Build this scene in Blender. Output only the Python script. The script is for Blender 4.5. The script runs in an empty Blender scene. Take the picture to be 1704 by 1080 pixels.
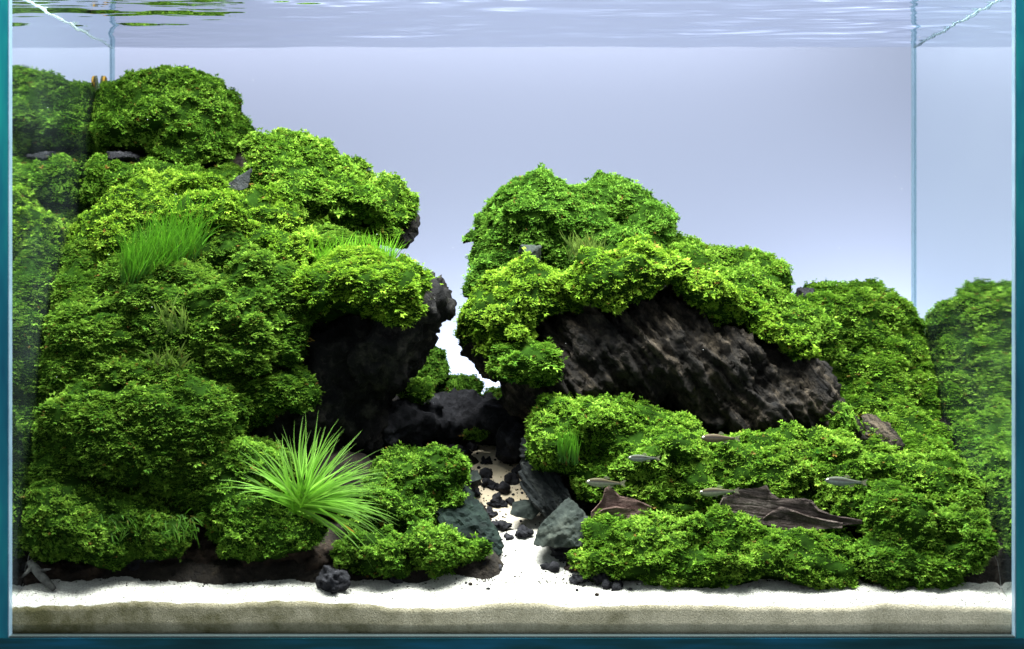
import bpy, math, random
import numpy as np
from mathutils import Vector, Matrix

# ------------------------------------------------------------------ scene, camera, light
S = 0.01                                   # everything below is written in centimetres
scene = bpy.context.scene
COL = scene.collection
FPX, VPX, VPY = 3328.0, 861.0, 442.0       # focal length and vanishing point of the photograph (pixels of 1704 x 1080)
CAMD, CAMX, CAMZ = 120.0, 0.325, 22.2      # camera distance to the inner front face, and its position

cam_d = bpy.data.cameras.new('camera')
cam = bpy.data.objects.new('camera', cam_d)
COL.objects.link(cam)
cam.location = (CAMX*S, -CAMD*S, CAMZ*S)
cam.rotation_euler = (math.radians(90), 0, 0)
cam_d.sensor_width = 36.0
cam_d.lens = 36.0*FPX/1704.0
cam_d.shift_x = -9.0/1704.0
cam_d.shift_y = -98.0/1704.0
cam_d.clip_start = 0.01
cam_d.clip_end = 50
cam_d.dof.use_dof = True
cam_d.dof.focus_distance = 1.31
cam_d.dof.aperture_fstop = 11.0
scene.camera = cam

world = bpy.data.worlds.new('World')
scene.world = world
world.use_nodes = True
bgn = world.node_tree.nodes['Background']
bgn.inputs['Color'].default_value = (0.88, 0.93, 1.0, 1)
bgn.inputs['Strength'].default_value = 0.54

def area(name, loc, target, sx, sy, power, color, spread=180):
    d = bpy.data.lights.new(name, 'AREA')
    d.shape = 'RECTANGLE'; d.size = sx*S; d.size_y = sy*S
    d.energy = power; d.color = color; d.spread = math.radians(spread)
    o = bpy.data.objects.new(name, d); COL.objects.link(o)
    o.location = Vector(loc)*S
    v = (Vector(target)-Vector(loc)).normalized()
    o.rotation_euler = v.to_track_quat('-Z', 'Y').to_euler()
    return o
# the aquarium lamp hanging over the tank, and the lamps behind the tank that light the backdrop
area('aquarium_lamp', (1, 1.5, 60), (0.5, 8.0, 0), 60, 24, 12.8, (1.0, 0.97, 0.92), 100)
area('backdrop_lamp_low', (-4, 62, -3.0), (-4, 70, 12), 22, 3, 1.7, (0.90, 0.94, 1.0))
area('backdrop_lamp_right', (36, 61, 0), (36, 70, 26), 16, 3, 1.25, (0.86, 0.92, 1.0))
area('backdrop_lamp_high', (-16, 63, 55), (-16, 70, 42), 90, 4, 0.9, (0.96, 0.94, 1.0))

scene.view_settings.view_transform = 'Standard'
scene.view_settings.look = 'None'
scene.view_settings.exposure = 0.0
scene.view_settings.gamma = 1.0
scene.view_settings.use_curve_mapping = False
cy = scene.cycles
cy.use_denoising = True
cy.max_bounces = 9; cy.diffuse_bounces = 3; cy.glossy_bounces = 5
cy.transmission_bounces = 4; cy.transparent_max_bounces = 16
cy.caustics_reflective = True; cy.caustics_refractive = False
cy.sample_clamp_indirect = 6.0

# ------------------------------------------------------------------ numpy helpers
def wx(px, Y): return CAMX + (px-VPX)*(CAMD+Y)/FPX
def wz(py, Y): return CAMZ - (py-VPY)*(CAMD+Y)/FPX
def W(px, py, Y): return np.array([wx(px, Y), Y, wz(py, Y)])
def cmpx(Y): return (CAMD+Y)/FPX            # centimetres per photograph pixel at depth Y

def _hash(ix, iy, iz, seed):
    h = (ix.astype(np.int64)*374761393 + iy.astype(np.int64)*668265263 + iz.astype(np.int64)*2147483647 + seed*1274126177) & 0xffffffff
    h = ((h ^ (h >> 13))*1274126177) & 0xffffffff
    h = ((h ^ (h >> 16))*2246822519) & 0xffffffff
    return ((h ^ (h >> 15)) & 0xffffff)/float(0xffffff)*2-1

def vnoise(p, seed=0):
    p = np.asarray(p, float)
    i = np.floor(p); f = p-i; i = i.astype(np.int64)
    u = f*f*f*(f*(f*6-15)+10)
    out = 0
    for dx in (0, 1):
        wxx = u[..., 0] if dx else 1-u[..., 0]
        for dy in (0, 1):
            wyy = u[..., 1] if dy else 1-u[..., 1]
            for dz in (0, 1):
                wzz = u[..., 2] if dz else 1-u[..., 2]
                out = out + _hash(i[..., 0]+dx, i[..., 1]+dy, i[..., 2]+dz, seed)*wxx*wyy*wzz
    return out

def fbm(p, octaves=4, seed=0, gain=0.5):
    p = np.asarray(p, float)
    a, t, n = 1.0, 0.0, 0.0
    for k in range(octaves):
        t = t + a*vnoise(p*(2.03**k)+k*17.3, seed+k*31)
        n += a; a *= gain
    return t/n

def surface_nets(f, org, h):
    nx, ny, nz = f.shape
    s = f < 0
    cells = (nx-1, ny-1, nz-1)
    cnt = np.zeros(cells); pos = np.zeros(cells+(3,))
    def sl(o): return tuple(slice(o[i], o[i]+cells[i]) for i in range(3))
    for ax in range(3):
        oth = [a for a in range(3) if a != ax]
        for b in (0, 1):
            for c in (0, 1):
                o0 = [0, 0, 0]; o0[oth[0]] = b; o0[oth[1]] = c
                o1 = list(o0); o1[ax] = 1
                fa, fb = f[sl(o0)], f[sl(o1)]
                m = (fa < 0) != (fb < 0)
                d = np.where(m, fa-fb, 1.0)
                t = np.where(m, fa/d, 0)
                cnt += m
                for k in range(3):
                    pos[..., k] += np.where(m, (t if k == ax else o0[k]), 0)
    act = cnt > 0
    idx = np.full(cells, -1, dtype=np.int64)
    idx[act] = np.arange(act.sum())
    ci = np.argwhere(act)
    v = (ci + pos[act]/cnt[act][:, None])*h + org
    quads = []
    for ax in range(3):
        o1, o2 = (ax+1) % 3, (ax+2) % 3
        a = np.moveaxis(s, (ax, o1, o2), (0, 1, 2))
        I = np.moveaxis(idx, (ax, o1, o2), (0, 1, 2))
        e0, e1 = a[:-1, 1:-1, 1:-1], a[1:, 1:-1, 1:-1]
        m = e0 != e1
        q = np.stack([I[:, :-1, :-1][m], I[:, 1:, :-1][m], I[:, 1:, 1:][m], I[:, :-1, 1:][m]], 1)
        flip = ~e0[m]
        q[flip] = q[flip][:, ::-1]
        quads.append(q)
    return v, np.concatenate(quads)

def vnormals(v, q):
    a = np.cross(v[q[:, 2]]-v[q[:, 0]], v[q[:, 3]]-v[q[:, 1]])
    n = np.zeros_like(v)
    for k in range(4): np.add.at(n, q[:, k], a)
    return n/np.maximum(np.linalg.norm(n, axis=1), 1e-9)[:, None]

def mesh_np(name, v, faces, smooth=True, attr=None, mats=(), mat_index=None):
    """v in cm; faces (n,k) array or list of lists"""
    me = bpy.data.meshes.new(name)
    v = np.asarray(v, np.float32)*S
    me.vertices.add(len(v)); me.vertices.foreach_set('co', v.ravel())
    if isinstance(faces, np.ndarray):
        n, k = faces.shape
        flat = faces.astype(np.int32).ravel(); starts = np.arange(n, dtype=np.int32)*k
    else:
        flat = np.array([i for f in faces for i in f], np.int32)
        lens = np.array([len(f) for f in faces]); n = len(lens)
        starts = np.concatenate([[0], np.cumsum(lens)[:-1]]).astype(np.int32)
    me.loops.add(len(flat)); me.loops.foreach_set('vertex_index', flat)
    me.polygons.add(n); me.polygons.foreach_set('loop_start', starts)
    me.polygons.foreach_set('use_smooth', np.full(n, smooth))
    if mat_index is not None: me.polygons.foreach_set('material_index', np.asarray(mat_index, np.int32))
    me.update(calc_edges=True)
    if attr is not None:
        a = me.color_attributes.new('tint', 'FLOAT_COLOR', 'POINT')
        c = np.ones((len(v), 4), np.float32); c[:, :3] = attr
        a.data.foreach_set('color', c.ravel())
    for m in mats: me.materials.append(m)
    return me

def obj(name, me, parent=None, label=None, cat=None, group=None, kind=None, loc=None):
    o = bpy.data.objects.new(name, me); COL.objects.link(o)
    if parent is not None: o.parent = parent
    if loc is not None: o.location = Vector(loc)*S
    if label: o['label'] = label
    if cat: o['category'] = cat
    if group: o['group'] = group
    if kind: o['kind'] = kind
    return o

def box_faces(lo, hi):
    (x0, y0, z0), (x1, y1, z1) = lo, hi
    v = [(x0,y0,z0),(x1,y0,z0),(x1,y1,z0),(x0,y1,z0),(x0,y0,z1),(x1,y0,z1),(x1,y1,z1),(x0,y1,z1)]
    f = np.array([(0,3,2,1),(4,5,6,7),(0,1,5,4),(1,2,6,5),(2,3,7,6),(3,0,4,7)])   # bottom top front right back left
    return v, f

# ------------------------------------------------------------------ materials
class NT:
    def __init__(s, name):
        s.m = bpy.data.materials.new(name); s.m.use_nodes = True
        s.t = s.m.node_tree; s.t.nodes.clear()
        s.out = s.t.nodes.new('ShaderNodeOutputMaterial')
    def n(s, kind, **inp):
        nd = s.t.nodes.new('ShaderNode'+kind)
        for k, val in inp.items():
            k = k.replace('_', ' ')
            if k.startswith('at '): setattr(nd, k[3:].replace(' ', '_'), val); continue
            i = nd.inputs[int(k[1:])] if k[0] == 'i' and k[1:].isdigit() else nd.inputs[k]
            if isinstance(val, bpy.types.NodeSocket): s.t.links.new(val, i)
            else: i.default_value = val
        return nd
    def ramp(s, fac, stops):
        nd = s.t.nodes.new('ShaderNodeValToRGB'); s.t.links.new(fac, nd.inputs[0])
        els = nd.color_ramp.elements
        while len(els) < len(stops): els.new(0.5)
        for e, (p, c) in zip(els, stops): e.position = p; e.color = (c[0], c[1], c[2], 1)
        return nd.outputs[0]
    def surf(s, sock): s.t.links.new(sock, s.out.inputs['Surface']); return s.m
    def noise(s, scale, detail=5, rough=0.55, vec=None, stretch=None, rot=None):
        if vec is None: vec = s.n('NewGeometry').outputs['Position']
        if stretch or rot:
            if rot:                            # turn first, then stretch along the turned axes
                mr = s.n('Mapping', Vector=vec); mr.inputs['Rotation'].default_value = rot; vec = mr.outputs[0]
            if stretch:
                mp = s.n('Mapping', Vector=vec); mp.inputs['Scale'].default_value = stretch; vec = mp.outputs[0]
        return s.n('TexNoise', Vector=vec, Scale=scale, Detail=detail, Roughness=rough)

def mat_leaf(name, gloss=0.02, trans=0.35):
    t = NT(name)
    a = t.n('Attribute'); a.attribute_name = 'tint'
    d = t.n('BsdfPrincipled', Base_Color=a.outputs['Color'], Roughness=0.75)
    d.inputs['Specular IOR Level'].default_value = gloss*2
    tr = t.n('BsdfTranslucent', Color=a.outputs['Color'])
    mx = t.n('MixShader', i0=trans, i1=d.outputs[0], i2=tr.outputs[0])
    return t.surf(mx.outputs[0])

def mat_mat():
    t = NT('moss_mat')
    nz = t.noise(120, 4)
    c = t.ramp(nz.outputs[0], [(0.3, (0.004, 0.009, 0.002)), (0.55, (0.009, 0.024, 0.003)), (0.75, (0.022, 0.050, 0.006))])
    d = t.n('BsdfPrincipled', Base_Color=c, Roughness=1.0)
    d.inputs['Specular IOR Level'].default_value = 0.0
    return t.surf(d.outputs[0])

def mat_rock(name, stops, scale=60, rough=0.85, bump=0.5, stretch=None, rot=None, spec=0.12, fine=400):
    t = NT(name)
    nz = t.noise(scale, 8, 0.65, stretch=stretch, rot=rot)
    n2 = t.noise(fine, 5, 0.6)
    mixv = t.n('Math', at_operation='MULTIPLY_ADD', i0=n2.outputs[0], i1=0.35, i2=nz.outputs[0])
    sub = t.n('Math', at_operation='SUBTRACT', i0=mixv.outputs[0], i1=0.175)
    c = t.ramp(sub.outputs[0], stops)
    hgt = mixv.outputs[0]
    if stretch:
        m0 = t.n('Mapping', Vector=t.n('NewGeometry').outputs['Position']); m0.inputs['Rotation'].default_value = rot or (0, 0, 0)
        mp = t.n('Mapping', Vector=m0.outputs[0]); mp.inputs['Scale'].default_value = (0.7, 1.0, stretch[2]*0.8)
        wob = t.n('VectorMath', at_operation='MULTIPLY_ADD', i0=nz.outputs['Color'], i1=(0.03, 0.03, 0.03), i2=mp.outputs[0])
        vo = t.n('TexVoronoi', Vector=wob.outputs[0], Scale=42.0, at_feature='DISTANCE_TO_EDGE')
        cr = t.n('MapRange', Value=vo.outputs['Distance'], From_Min=0.0, From_Max=0.16, To_Min=0.0, To_Max=0.8)
        hg = t.n('Math', at_operation='ADD', i0=hgt, i1=cr.outputs[0]); hgt = hg.outputs[0]
    b = t.n('Bump', Height=hgt, Strength=bump, Distance=0.004)
    d = t.n('BsdfPrincipled', Base_Color=c, Roughness=rough, Normal=b.outputs[0])
    d.inputs['Specular IOR Level'].default_value = spec
    return t.surf(d.outputs[0])

def mat_sand(name, base, dark, stain=None, tan=None):
    t = NT(name)
    n1 = t.noise(900, 4, 0.8); n2 = t.noise(26, 8, 0.72)
    v = t.n('TexVoronoi', Scale=330.0)
    t.t.links.new(t.n('NewGeometry').outputs['Position'], v.inputs['Vector'])
    speck = t.n('Math', at_operation='LESS_THAN', i0=v.outputs['Distance'], i1=0.10)
    c = t.ramp(n1.outputs[0], [(0.3, dark), (0.6, base)])
    col = c
    if stain:
        xyz = t.n('SeparateXYZ', Vector=t.n('NewGeometry').outputs['Position'])
        # the film is thicker at the left end of the glass
        lr = t.n('MapRange', Value=xyz.outputs['X'], From_Min=-0.33, From_Max=0.15, To_Min=0.33, To_Max=0.0)
        ad = t.n('Math', at_operation='ADD', i0=n2.outputs[0], i1=lr.outputs[0])
        fac = t.ramp(ad.outputs[0], [(0.36, (0, 0, 0)), (0.86, (1, 1, 1))])
        mx = t.n('Mix', at_data_type='RGBA', Factor=fac)
        t.t.links.new(c, mx.inputs[6]); mx.inputs[7].default_value = (*stain, 1)
        col = mx.outputs[2]
    n3 = t.noise(160, 2, 0.5)
    rare = t.n('Math', at_operation='GREATER_THAN', i0=n3.outputs[0], i1=0.63)
    if tan:                                   # coarser beige sand higher up the path
        ys = t.n('SeparateXYZ', Vector=t.n('NewGeometry').outputs['Position'])
        yr = t.n('MapRange', Value=ys.outputs['Y'], From_Min=0.075, From_Max=0.12, To_Min=0.0, To_Max=1.0)
        yf = t.n('Math', at_operation='MULTIPLY', i0=yr.outputs[0], i1=t.ramp(n2.outputs[0], [(0.2, (0.5, 0.5, 0.5)), (0.7, (1, 1, 1))]))
        mt = t.n('Mix', at_data_type='RGBA', Factor=yf.outputs[0])
        t.t.links.new(col, mt.inputs[6]); mt.inputs[7].default_value = (*tan, 1)
        col = mt.outputs[2]
    mul = t.n('Math', at_operation='MULTIPLY', i0=speck.outputs[0], i1=rare.outputs[0])
    m2 = t.n('Mix', at_data_type='RGBA', Factor=mul.outputs[0])
    t.t.links.new(col, m2.inputs[6]); m2.inputs[7].default_value = (0.05, 0.04, 0.035, 1)
    b = t.n('Bump', Height=n1.outputs[0], Strength=0.6, Distance=0.002)
    d = t.n('BsdfPrincipled', Base_Color=m2.outputs[2], Roughness=0.9, Normal=b.outputs[0])
    d.inputs['Specular IOR Level'].default_value = 0.2
    return t.surf(d.outputs[0])

def mat_plain(name, color, rough=0.5, metallic=0.0, spec=0.5, noise=None):
    t = NT(name)
    d = t.n('BsdfPrincipled', Roughness=rough, Metallic=metallic)
    d.inputs['Specular IOR Level'].default_value = spec
    if noise:
        nz = t.noise(noise[0], 5, stretch=noise[2] if len(noise) > 2 else None)
        c = t.ramp(nz.outputs[0], [(0.3, color), (0.7, noise[1])])
        t.t.links.new(c, d.inputs['Base Color'])
    else:
        d.inputs['Base Color'].default_value = (*color, 1)
    return t.surf(d.outputs[0])

def mat_clear(name, col):
    t = NT(name)
    return t.surf(t.n('BsdfTransparent', Color=(*col, 1)).outputs[0])

def mat_boundary(name, tint, rough, ior, bump=None, film=0.0):
    """the outer boundary of the water: a clear sheet that turns into a mirror beyond the critical angle"""
    t = NT(name)
    fr = t.n('Fresnel', IOR=ior)
    tr = t.n('BsdfTransparent', Color=(0.98, 1, 0.995, 1))
    gl = t.n('BsdfGlossy', Color=(*tint, 1), Roughness=rough)
    if bump:
        nz = t.noise(bump[0], 3, 0.5, stretch=bump[1])
        b = t.n('Bump', Height=nz.outputs[0], Strength=bump[2], Distance=0.002)
        t.t.links.new(b.outputs[0], gl.inputs['Normal'])
    mx = t.n('MixShader', i0=fr.outputs[0], i1=tr.outputs[0], i2=gl.outputs[0])
    if film:                              # faint bluish haze of the reflections put in as diffuse colour, stronger in patches
        nf = t.noise(9, 4, 0.6, stretch=(1, 1, 2.5))
        fa = t.n('MapRange', Value=nf.outputs[0], From_Min=0.35, From_Max=0.75, To_Min=film*0.4, To_Max=film*2.0)
        df = t.n('BsdfDiffuse', Color=(0.45, 0.58, 0.66, 1))
        mx = t.n('MixShader', i0=fa.outputs[0], i1=mx.outputs[0], i2=df.outputs[0])
    return t.surf(mx.outputs[0])

M_leaf = mat_leaf('moss_leaf')
M_blade = mat_leaf('grass_blade', gloss=0.08, trans=0.45)
M_mat = mat_mat()
M_black = mat_rock('black_lava_rock', [(0.3, (0.005, 0.005, 0.007)), (0.55, (0.016, 0.016, 0.020)), (0.8, (0.06, 0.058, 0.068))], 90, bump=0.9)
M_cliff = mat_rock('brown_cliff_rock', [(0.34, (0.006, 0.0055, 0.006)), (0.5, (0.019, 0.016, 0.014)), (0.62, (0.058, 0.046, 0.035)), (0.8, (0.14, 0.112, 0.08))],
                   32, bump=0.9, stretch=(1.0, 1.0, 3.0), rot=(0, math.radians(-52), 0))
M_left = mat_rock('dark_overhang_rock', [(0.34, (0.003, 0.003, 0.004)), (0.52, (0.009, 0.0085, 0.009)), (0.7, (0.04, 0.036, 0.031))], 75, bump=0.9)
M_soil = mat_rock('dark_soil', [(0.3, (0.006, 0.005, 0.005)), (0.6, (0.02, 0.016, 0.013)), (0.85, (0.06, 0.045, 0.03))], 140, bump=1.0)
M_brown = mat_rock('brown_stone', [(0.3, (0.006, 0.0045, 0.004)), (0.55, (0.018, 0.012, 0.009)), (0.8, (0.06, 0.04, 0.026))], 80, bump=0.9)
M_slate = mat_rock('grey_slate', [(0.3, (0.005, 0.006, 0.007)), (0.52, (0.015, 0.0175, 0.019)), (0.8, (0.06, 0.063, 0.06))], 55, bump=0.6, stretch=(1, 1, 3.5), rot=(0, math.radians(-48), 0))
M_grey = mat_rock('green_grey_stone', [(0.3, (0.006, 0.008, 0.008)), (0.52, (0.016, 0.021, 0.019)), (0.8, (0.05, 0.056, 0.047))], 60, bump=0.5)
M_algae = mat_rock('algae_covered_stone', [(0.3, (0.0015, 0.003, 0.003)), (0.52, (0.004, 0.009, 0.008)), (0.8, (0.016, 0.027, 0.021))], 70, bump=0.5)
M_pink = mat_rock('pinkish_wood', [(0.3, (0.03, 0.018, 0.015)), (0.52, (0.10, 0.062, 0.055)), (0.8, (0.30, 0.215, 0.195))], 40, bump=0.5, stretch=(1, 1, 3))
M_wood = mat_rock('driftwood', [(0.3, (0.015, 0.011, 0.011)), (0.52, (0.05, 0.037, 0.034)), (0.68, (0.12, 0.095, 0.088)), (0.85, (0.32, 0.28, 0.26))], 28, bump=0.7, stretch=(1, 1, 6), rot=(0, math.radians(-7), 0), fine=700)
M_twig = mat_rock('grey_twig', [(0.3, (0.02, 0.02, 0.02)), (0.75, (0.12, 0.12, 0.115))], 160, bump=0.5)
M_sand = mat_sand('white_sand', (0.50, 0.485, 0.46), (0.23, 0.215, 0.195), tan=(0.58, 0.47, 0.33))
M_sandface = mat_sand('sand_behind_glass', (0.72, 0.64, 0.50), (0.40, 0.35, 0.26), stain=(0.11, 0.10, 0.046))

# ------------------------------------------------------------------ the setting: backdrop, sand, soil, water
XL, XR, YB, ZW = -30.04, 30.04, 30.0, 38.6       # inner faces of the tank and the water level

t = NT('backdrop_paper')
M_back = t.surf(t.n('BsdfPrincipled', Base_Color=(0.68, 0.68, 0.885, 1), Roughness=0.9).outputs[0])
M_back.node_tree.nodes['Principled BSDF'].inputs['Specular IOR Level'].default_value = 0.0
v, f = box_faces((-160, 70, -40), (160, 71, 130))
obj('backdrop', mesh_np('backdrop', v, f, False, mats=[M_back]), kind='structure', label='pale lavender backdrop glowing behind the tank')

GY = [0, 1.5, 3, 7, 11, 15, 19, 24, 30]
GZ = [2.1, 2.45, 2.8, 4.5, 6.1, 7.7, 9.3, 10.3, 10.8]
def ground(x, y):
    z = np.interp(y, GY, GZ)
    p = np.stack([x, y, 0*x], -1)
    fr = np.exp(-y/3.0)
    z = z + 0.14*vnoise(p*0.22, 5)*1.2 + 0.06*vnoise(p*0.8, 6) + 0.05*vnoise(p*2.2, 7)
    z = z + fr*(0.30*np.exp(-((x+17)/7)**2) - 0.10*np.exp(-((x+6)/4)**2))
    return z

def heightfield(x0, x1, y0, y1, nx, ny, zf):
    xs = np.linspace(x0, x1, nx); ys = y0 + (y1-y0)*np.linspace(0, 1, ny)**1.25
    X, Y = np.meshgrid(xs, ys)
    Z = zf(X, Y)
    v = np.stack([X, Y, Z], -1).reshape(-1, 3)
    i = np.arange(nx*ny).reshape(ny, nx)
    q = np.stack([i[:-1, :-1], i[:-1, 1:], i[1:, 1:], i[1:, :-1]], -1).reshape(-1, 4)
    return v, q, i, X, Y, Z

# white sand: a bed with a rounded brow along the front glass and a face seen through it
def sandz(X, Y):
    z = ground(X, Y) + 0.03*vnoise(np.stack([X*5, Y*5, 0*X], -1), 9)
    e = np.minimum(np.minimum(X-XL, XR-X), 1.5)
    return z - 0.35*np.exp(-(Y/0.35)) - 0.25*np.exp(-e/0.3)
v, q, idx, *_ = heightfield(XL+0.01, XR-0.01, 0.02, 29.9, 260, 80, sandz)
nv = len(v)
front = idx[0]
rows = [front]
fv = []
for k in range(1, 6):
    b = v[front].copy(); zz = b[:, 2]*(1-k/5)+0.06*(k/5)
    b[:, 1] = 0.02 + (0.25 if k == 5 else 0.0); b[:, 2] = zz
    fv.append(b); rows.append(nv + np.arange(len(front)) + (k-1)*len(front))
fq = np.concatenate([np.stack([rows[k+1][:-1], rows[k+1][1:], rows[k][1:], rows[k][:-1]], -1) for k in range(5)])
v2 = np.concatenate([v]+fv)
mi = np.concatenate([np.zeros(len(q)), np.ones(len(fq))])
obj('sand', mesh_np('sand', v2, np.concatenate([q, fq]), True, mats=[M_sand, M_sandface], mat_index=mi), kind='structure',
    label='white sand bed with olive film behind the front glass')

# dark soil banked up on both sides of the sand path
PY = [0, 3, 6, 9, 12, 15, 18, 20, 22]
PC = [wx(885, 0), wx(885, 3), wx(885, 6), wx(870, 9), wx(840, 12), wx(825, 15), wx(812, 18), wx(800, 20), wx(795, 22)]
PW = [3.6, 2.7, 2.0, 1.8, 1.7, 1.6, 1.5, 1.2, -0.5]
def soilz(X, Y):
    d = np.abs(X-np.interp(Y, PY, PC)) - np.interp(Y, PY, PW)
    d = d + 0.8*vnoise(np.stack([X*0.9, Y*0.9, 0*X], -1), 21)
    d = np.minimum(d, (Y-3.3 + 0.8*vnoise(np.stack([X*0.5, 0*Y, 0*X], -1), 23)))
    lump = 0.25*np.abs(vnoise(np.stack([X*1.6, Y*1.6, 0*X], -1), 22)) + 0.12*np.abs(vnoise(np.stack([X*4, Y*4, 0*X], -1), 24))
    rise = np.clip(d*0.9, -0.5, 0.6)
    back = np.clip((Y-9)/12, 0, 1)*np.clip(d/6, 0, 1)*1.2
    return ground(X, Y) + rise + back + lump*(d > 0)
v, q, *_ = heightfield(XL+0.02, XR-0.02, 2.0, 29.8, 230, 110, soilz)
obj('soil', mesh_np('soil', v, q, True, mats=[M_soil]), kind='structure', label='dark aquarium soil banked beside the sand path')

# water: its rippled surface seen from below
t = NT('water')
M_water = mat_boundary('water_surface', (0.93, 0.95, 1.0), 0.015, 1.333)
def wavez(X, Y):
    wp = 1.6*vnoise(np.stack([X*0.09, Y*0.16, 0*X], -1), 47)
    p = np.stack([X*0.17+wp, Y*0.42+0.05*X+wp, 0*X], -1)
    w = 0.085*vnoise(p, 41) + 0.024*vnoise(np.stack([X*0.42+Y*0.25, Y*1.25, 0*X], -1), 42) + 0.010*vnoise(np.stack([X*0.8-Y*0.4, Y*2.6, 0*X], -1), 43)
    return ZW + w
v, q, *_ = heightfield(XL, XR, -0.0, YB, 220, 220, wavez)
obj('water', mesh_np('water', v, q, True, mats=[M_water]), kind='structure', label='rippling water surface seen from below')

# ------------------------------------------------------------------ the glass tank
tank = obj('glass_tank', None, label='clear glass aquarium with teal edges holding the whole planted scape', cat='aquarium', loc=(0, 15, 0))
def tank_part(name, v, f, mats, mi=None, smooth=False):
    me = mesh_np(name, np.asarray(v, float)-np.array([0, 15, 0]), f, smooth, mats=mats, mat_index=mi)
    return obj(name, me, tank)
M_clear = mat_clear('clear_glass', (0.965, 0.99, 0.985))
t = NT('teal_glass_edge')
nz = t.noise(14, 4, 0.6, stretch=(3, 3, 0.6))
c = t.ramp(nz.outputs[0], [(0.3, (0.002, 0.05, 0.10)), (0.5, (0.005, 0.115, 0.165)), (0.72, (0.008, 0.22, 0.215))])
d = t.n('BsdfPrincipled', Base_Color=c, Roughness=0.12)
d.inputs['Specular IOR Level'].default_value = 0.15
M_edge = t.surf(d.outputs[0])
t = NT('blue_glass_edge')
nz = t.noise(9, 4, 0.6, stretch=(1, 1, 9))
c = t.ramp(nz.outputs[0], [(0.3, (0.001, 0.014, 0.018)), (0.5, (0.002, 0.035, 0.048)), (0.75, (0.003, 0.075, 0.15))])
d = t.n('BsdfPrincipled', Base_Color=c, Roughness=0.3)
d.inputs['Specular IOR Level'].default_value = 0.12
M_edgeb = t.surf(d.outputs[0])
M_seam = mat_plain('silicone_seam', (0.13, 0.22, 0.30), 0.35, noise=(60, (0.20, 0.30, 0.39)))
M_side = mat_boundary('side_glass', (0.93, 0.985, 0.985), 0.04, 1.333, bump=(25, (1, 1, 0.25), 0.05), film=0.014)  # the film value mixes a painted haze over the mirror
M_bead = NT('corner_silicone')
dd = M_bead.n('BsdfPrincipled', Base_Color=(0.16, 0.26, 0.30, 1), Roughness=0.8)
tt = M_bead.n('BsdfTransparent', Color=(0.86, 0.93, 0.95, 1))
M_bead = M_bead.surf(M_bead.n('MixShader', i0=0.15, i1=tt.outputs[0], i2=dd.outputs[0]).outputs[0])
TH, FT, ZT = 1.1, 0.8, 41.0
M_line = [mat_plain('pale_meniscus', (0.55, 0.66, 0.74), 0.5), mat_plain('dark_meniscus', (0.10, 0.17, 0.22), 0.4, noise=(90, (0.30, 0.40, 0.47)))]  # bright left and dark right meniscus line, painted as colour
v, f = box_faces((XL+0.02, -FT, 0.11), (XR-0.02, -0.03, ZT))
tank_part('front_pane', v, f, [M_clear])
v, f = box_faces((XL+0.02, YB+0.02, 0.03), (XR-0.02, YB+FT, ZT))
tank_part('back_pane', v, f, [M_clear])
for sgn in (-1, 1):
    xi = XL if sgn < 0 else XR
    lo = (min(xi, xi+sgn*TH), -FT-0.02, 0.0); hi = (max(xi, xi+sgn*TH), YB+FT+0.02, ZT)
    v, f = box_faces(lo, hi)
    # only the outer skin bounds water against air; the pane's end grain is deep teal
    mi = [1, 1, 1, 0, 1, 0]
    if sgn < 0: keep = [0, 1, 2, 3, 4]; inner = 3
    else: keep = [0, 1, 2, 4, 5]; inner = 5
    f2 = f[keep].copy()
    m2 = [mi[k] for k in keep]
    k = keep.index(inner)
    f2[k] = f2[k][::-1]                      # the mirror face is met from inside the water
    tank_part('side_pane', v, f2, [M_side, M_edge], m2)
    # pale silicone joint between front pane and side pane
    a = xi - sgn*0.015
    v, f = box_faces((min(a, a-sgn*0.05), -FT+0.01, 0.04), (max(a, a-sgn*0.05), -0.035, ZT))
    tank_part('silicone_seam', v, f, [M_seam])
    # strips added for the meniscus line, its bright or dark look put into the colour
    nw = 70; ys_ = np.linspace(0.1, YB-0.1, nw); rr_ = np.random.default_rng(8 if sgn < 0 else 9)
    wob_ = wavez(np.full(nw, xi), ys_)
    hh = .05+.10*rr_.random(nw)**2
    v = []
    for i_ in range(nw): v += [(xi-sgn*.03, ys_[i_], wob_[i_]-hh[i_]-.03), (xi-sgn*.05, ys_[i_], wob_[i_]-.02), (xi-sgn*.03, ys_[i_], wob_[i_]-.012)]
    tank_part('meniscus_strip', v, [[i_*3+k_, i_*3+3+k_, i_*3+4+k_, i_*3+1+k_] for i_ in range(nw-1) for k_ in (0, 1)], [M_line[0 if sgn < 0 else 1]])
    # bead in the back corner
    b = xi - sgn*0.03
    v = [(b, YB-1.0, 0.5), (b, YB-0.03, 0.5), (b-sgn*0.16, YB-0.03, 0.5), (b, YB-1.0, ZT), (b, YB-0.03, ZT), (b-sgn*0.16, YB-0.03, ZT)]
    tank_part('corner_bead', v, [[0, 1, 2], [3, 5, 4], [0, 3, 4, 1], [1, 4, 5, 2], [2, 5, 3, 0]], [M_bead])
v, f = box_faces((XL-TH, -FT-0.06, -1.1), (XR+TH, YB+FT, -0.005))
tank_part('bottom_pane', v, f, [M_edgeb])
M_dark = mat_plain('dark_joint', (0.012, 0.02, 0.022), 0.5)
v, f = box_faces((XL+0.03, -FT+0.02, 0.0), (XR-0.03, 0.3, 0.10))
tank_part('bottom_seam', v, f, [M_dark])

# ------------------------------------------------------------------ bodies: soft unions of ellipsoids
def E(px, py, Y, rx, rz, ry, rot=0.0):
    return (W(px, py, Y), np.array([rx*cmpx(Y), ry, rz*cmpx(Y)]), math.radians(rot))

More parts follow.
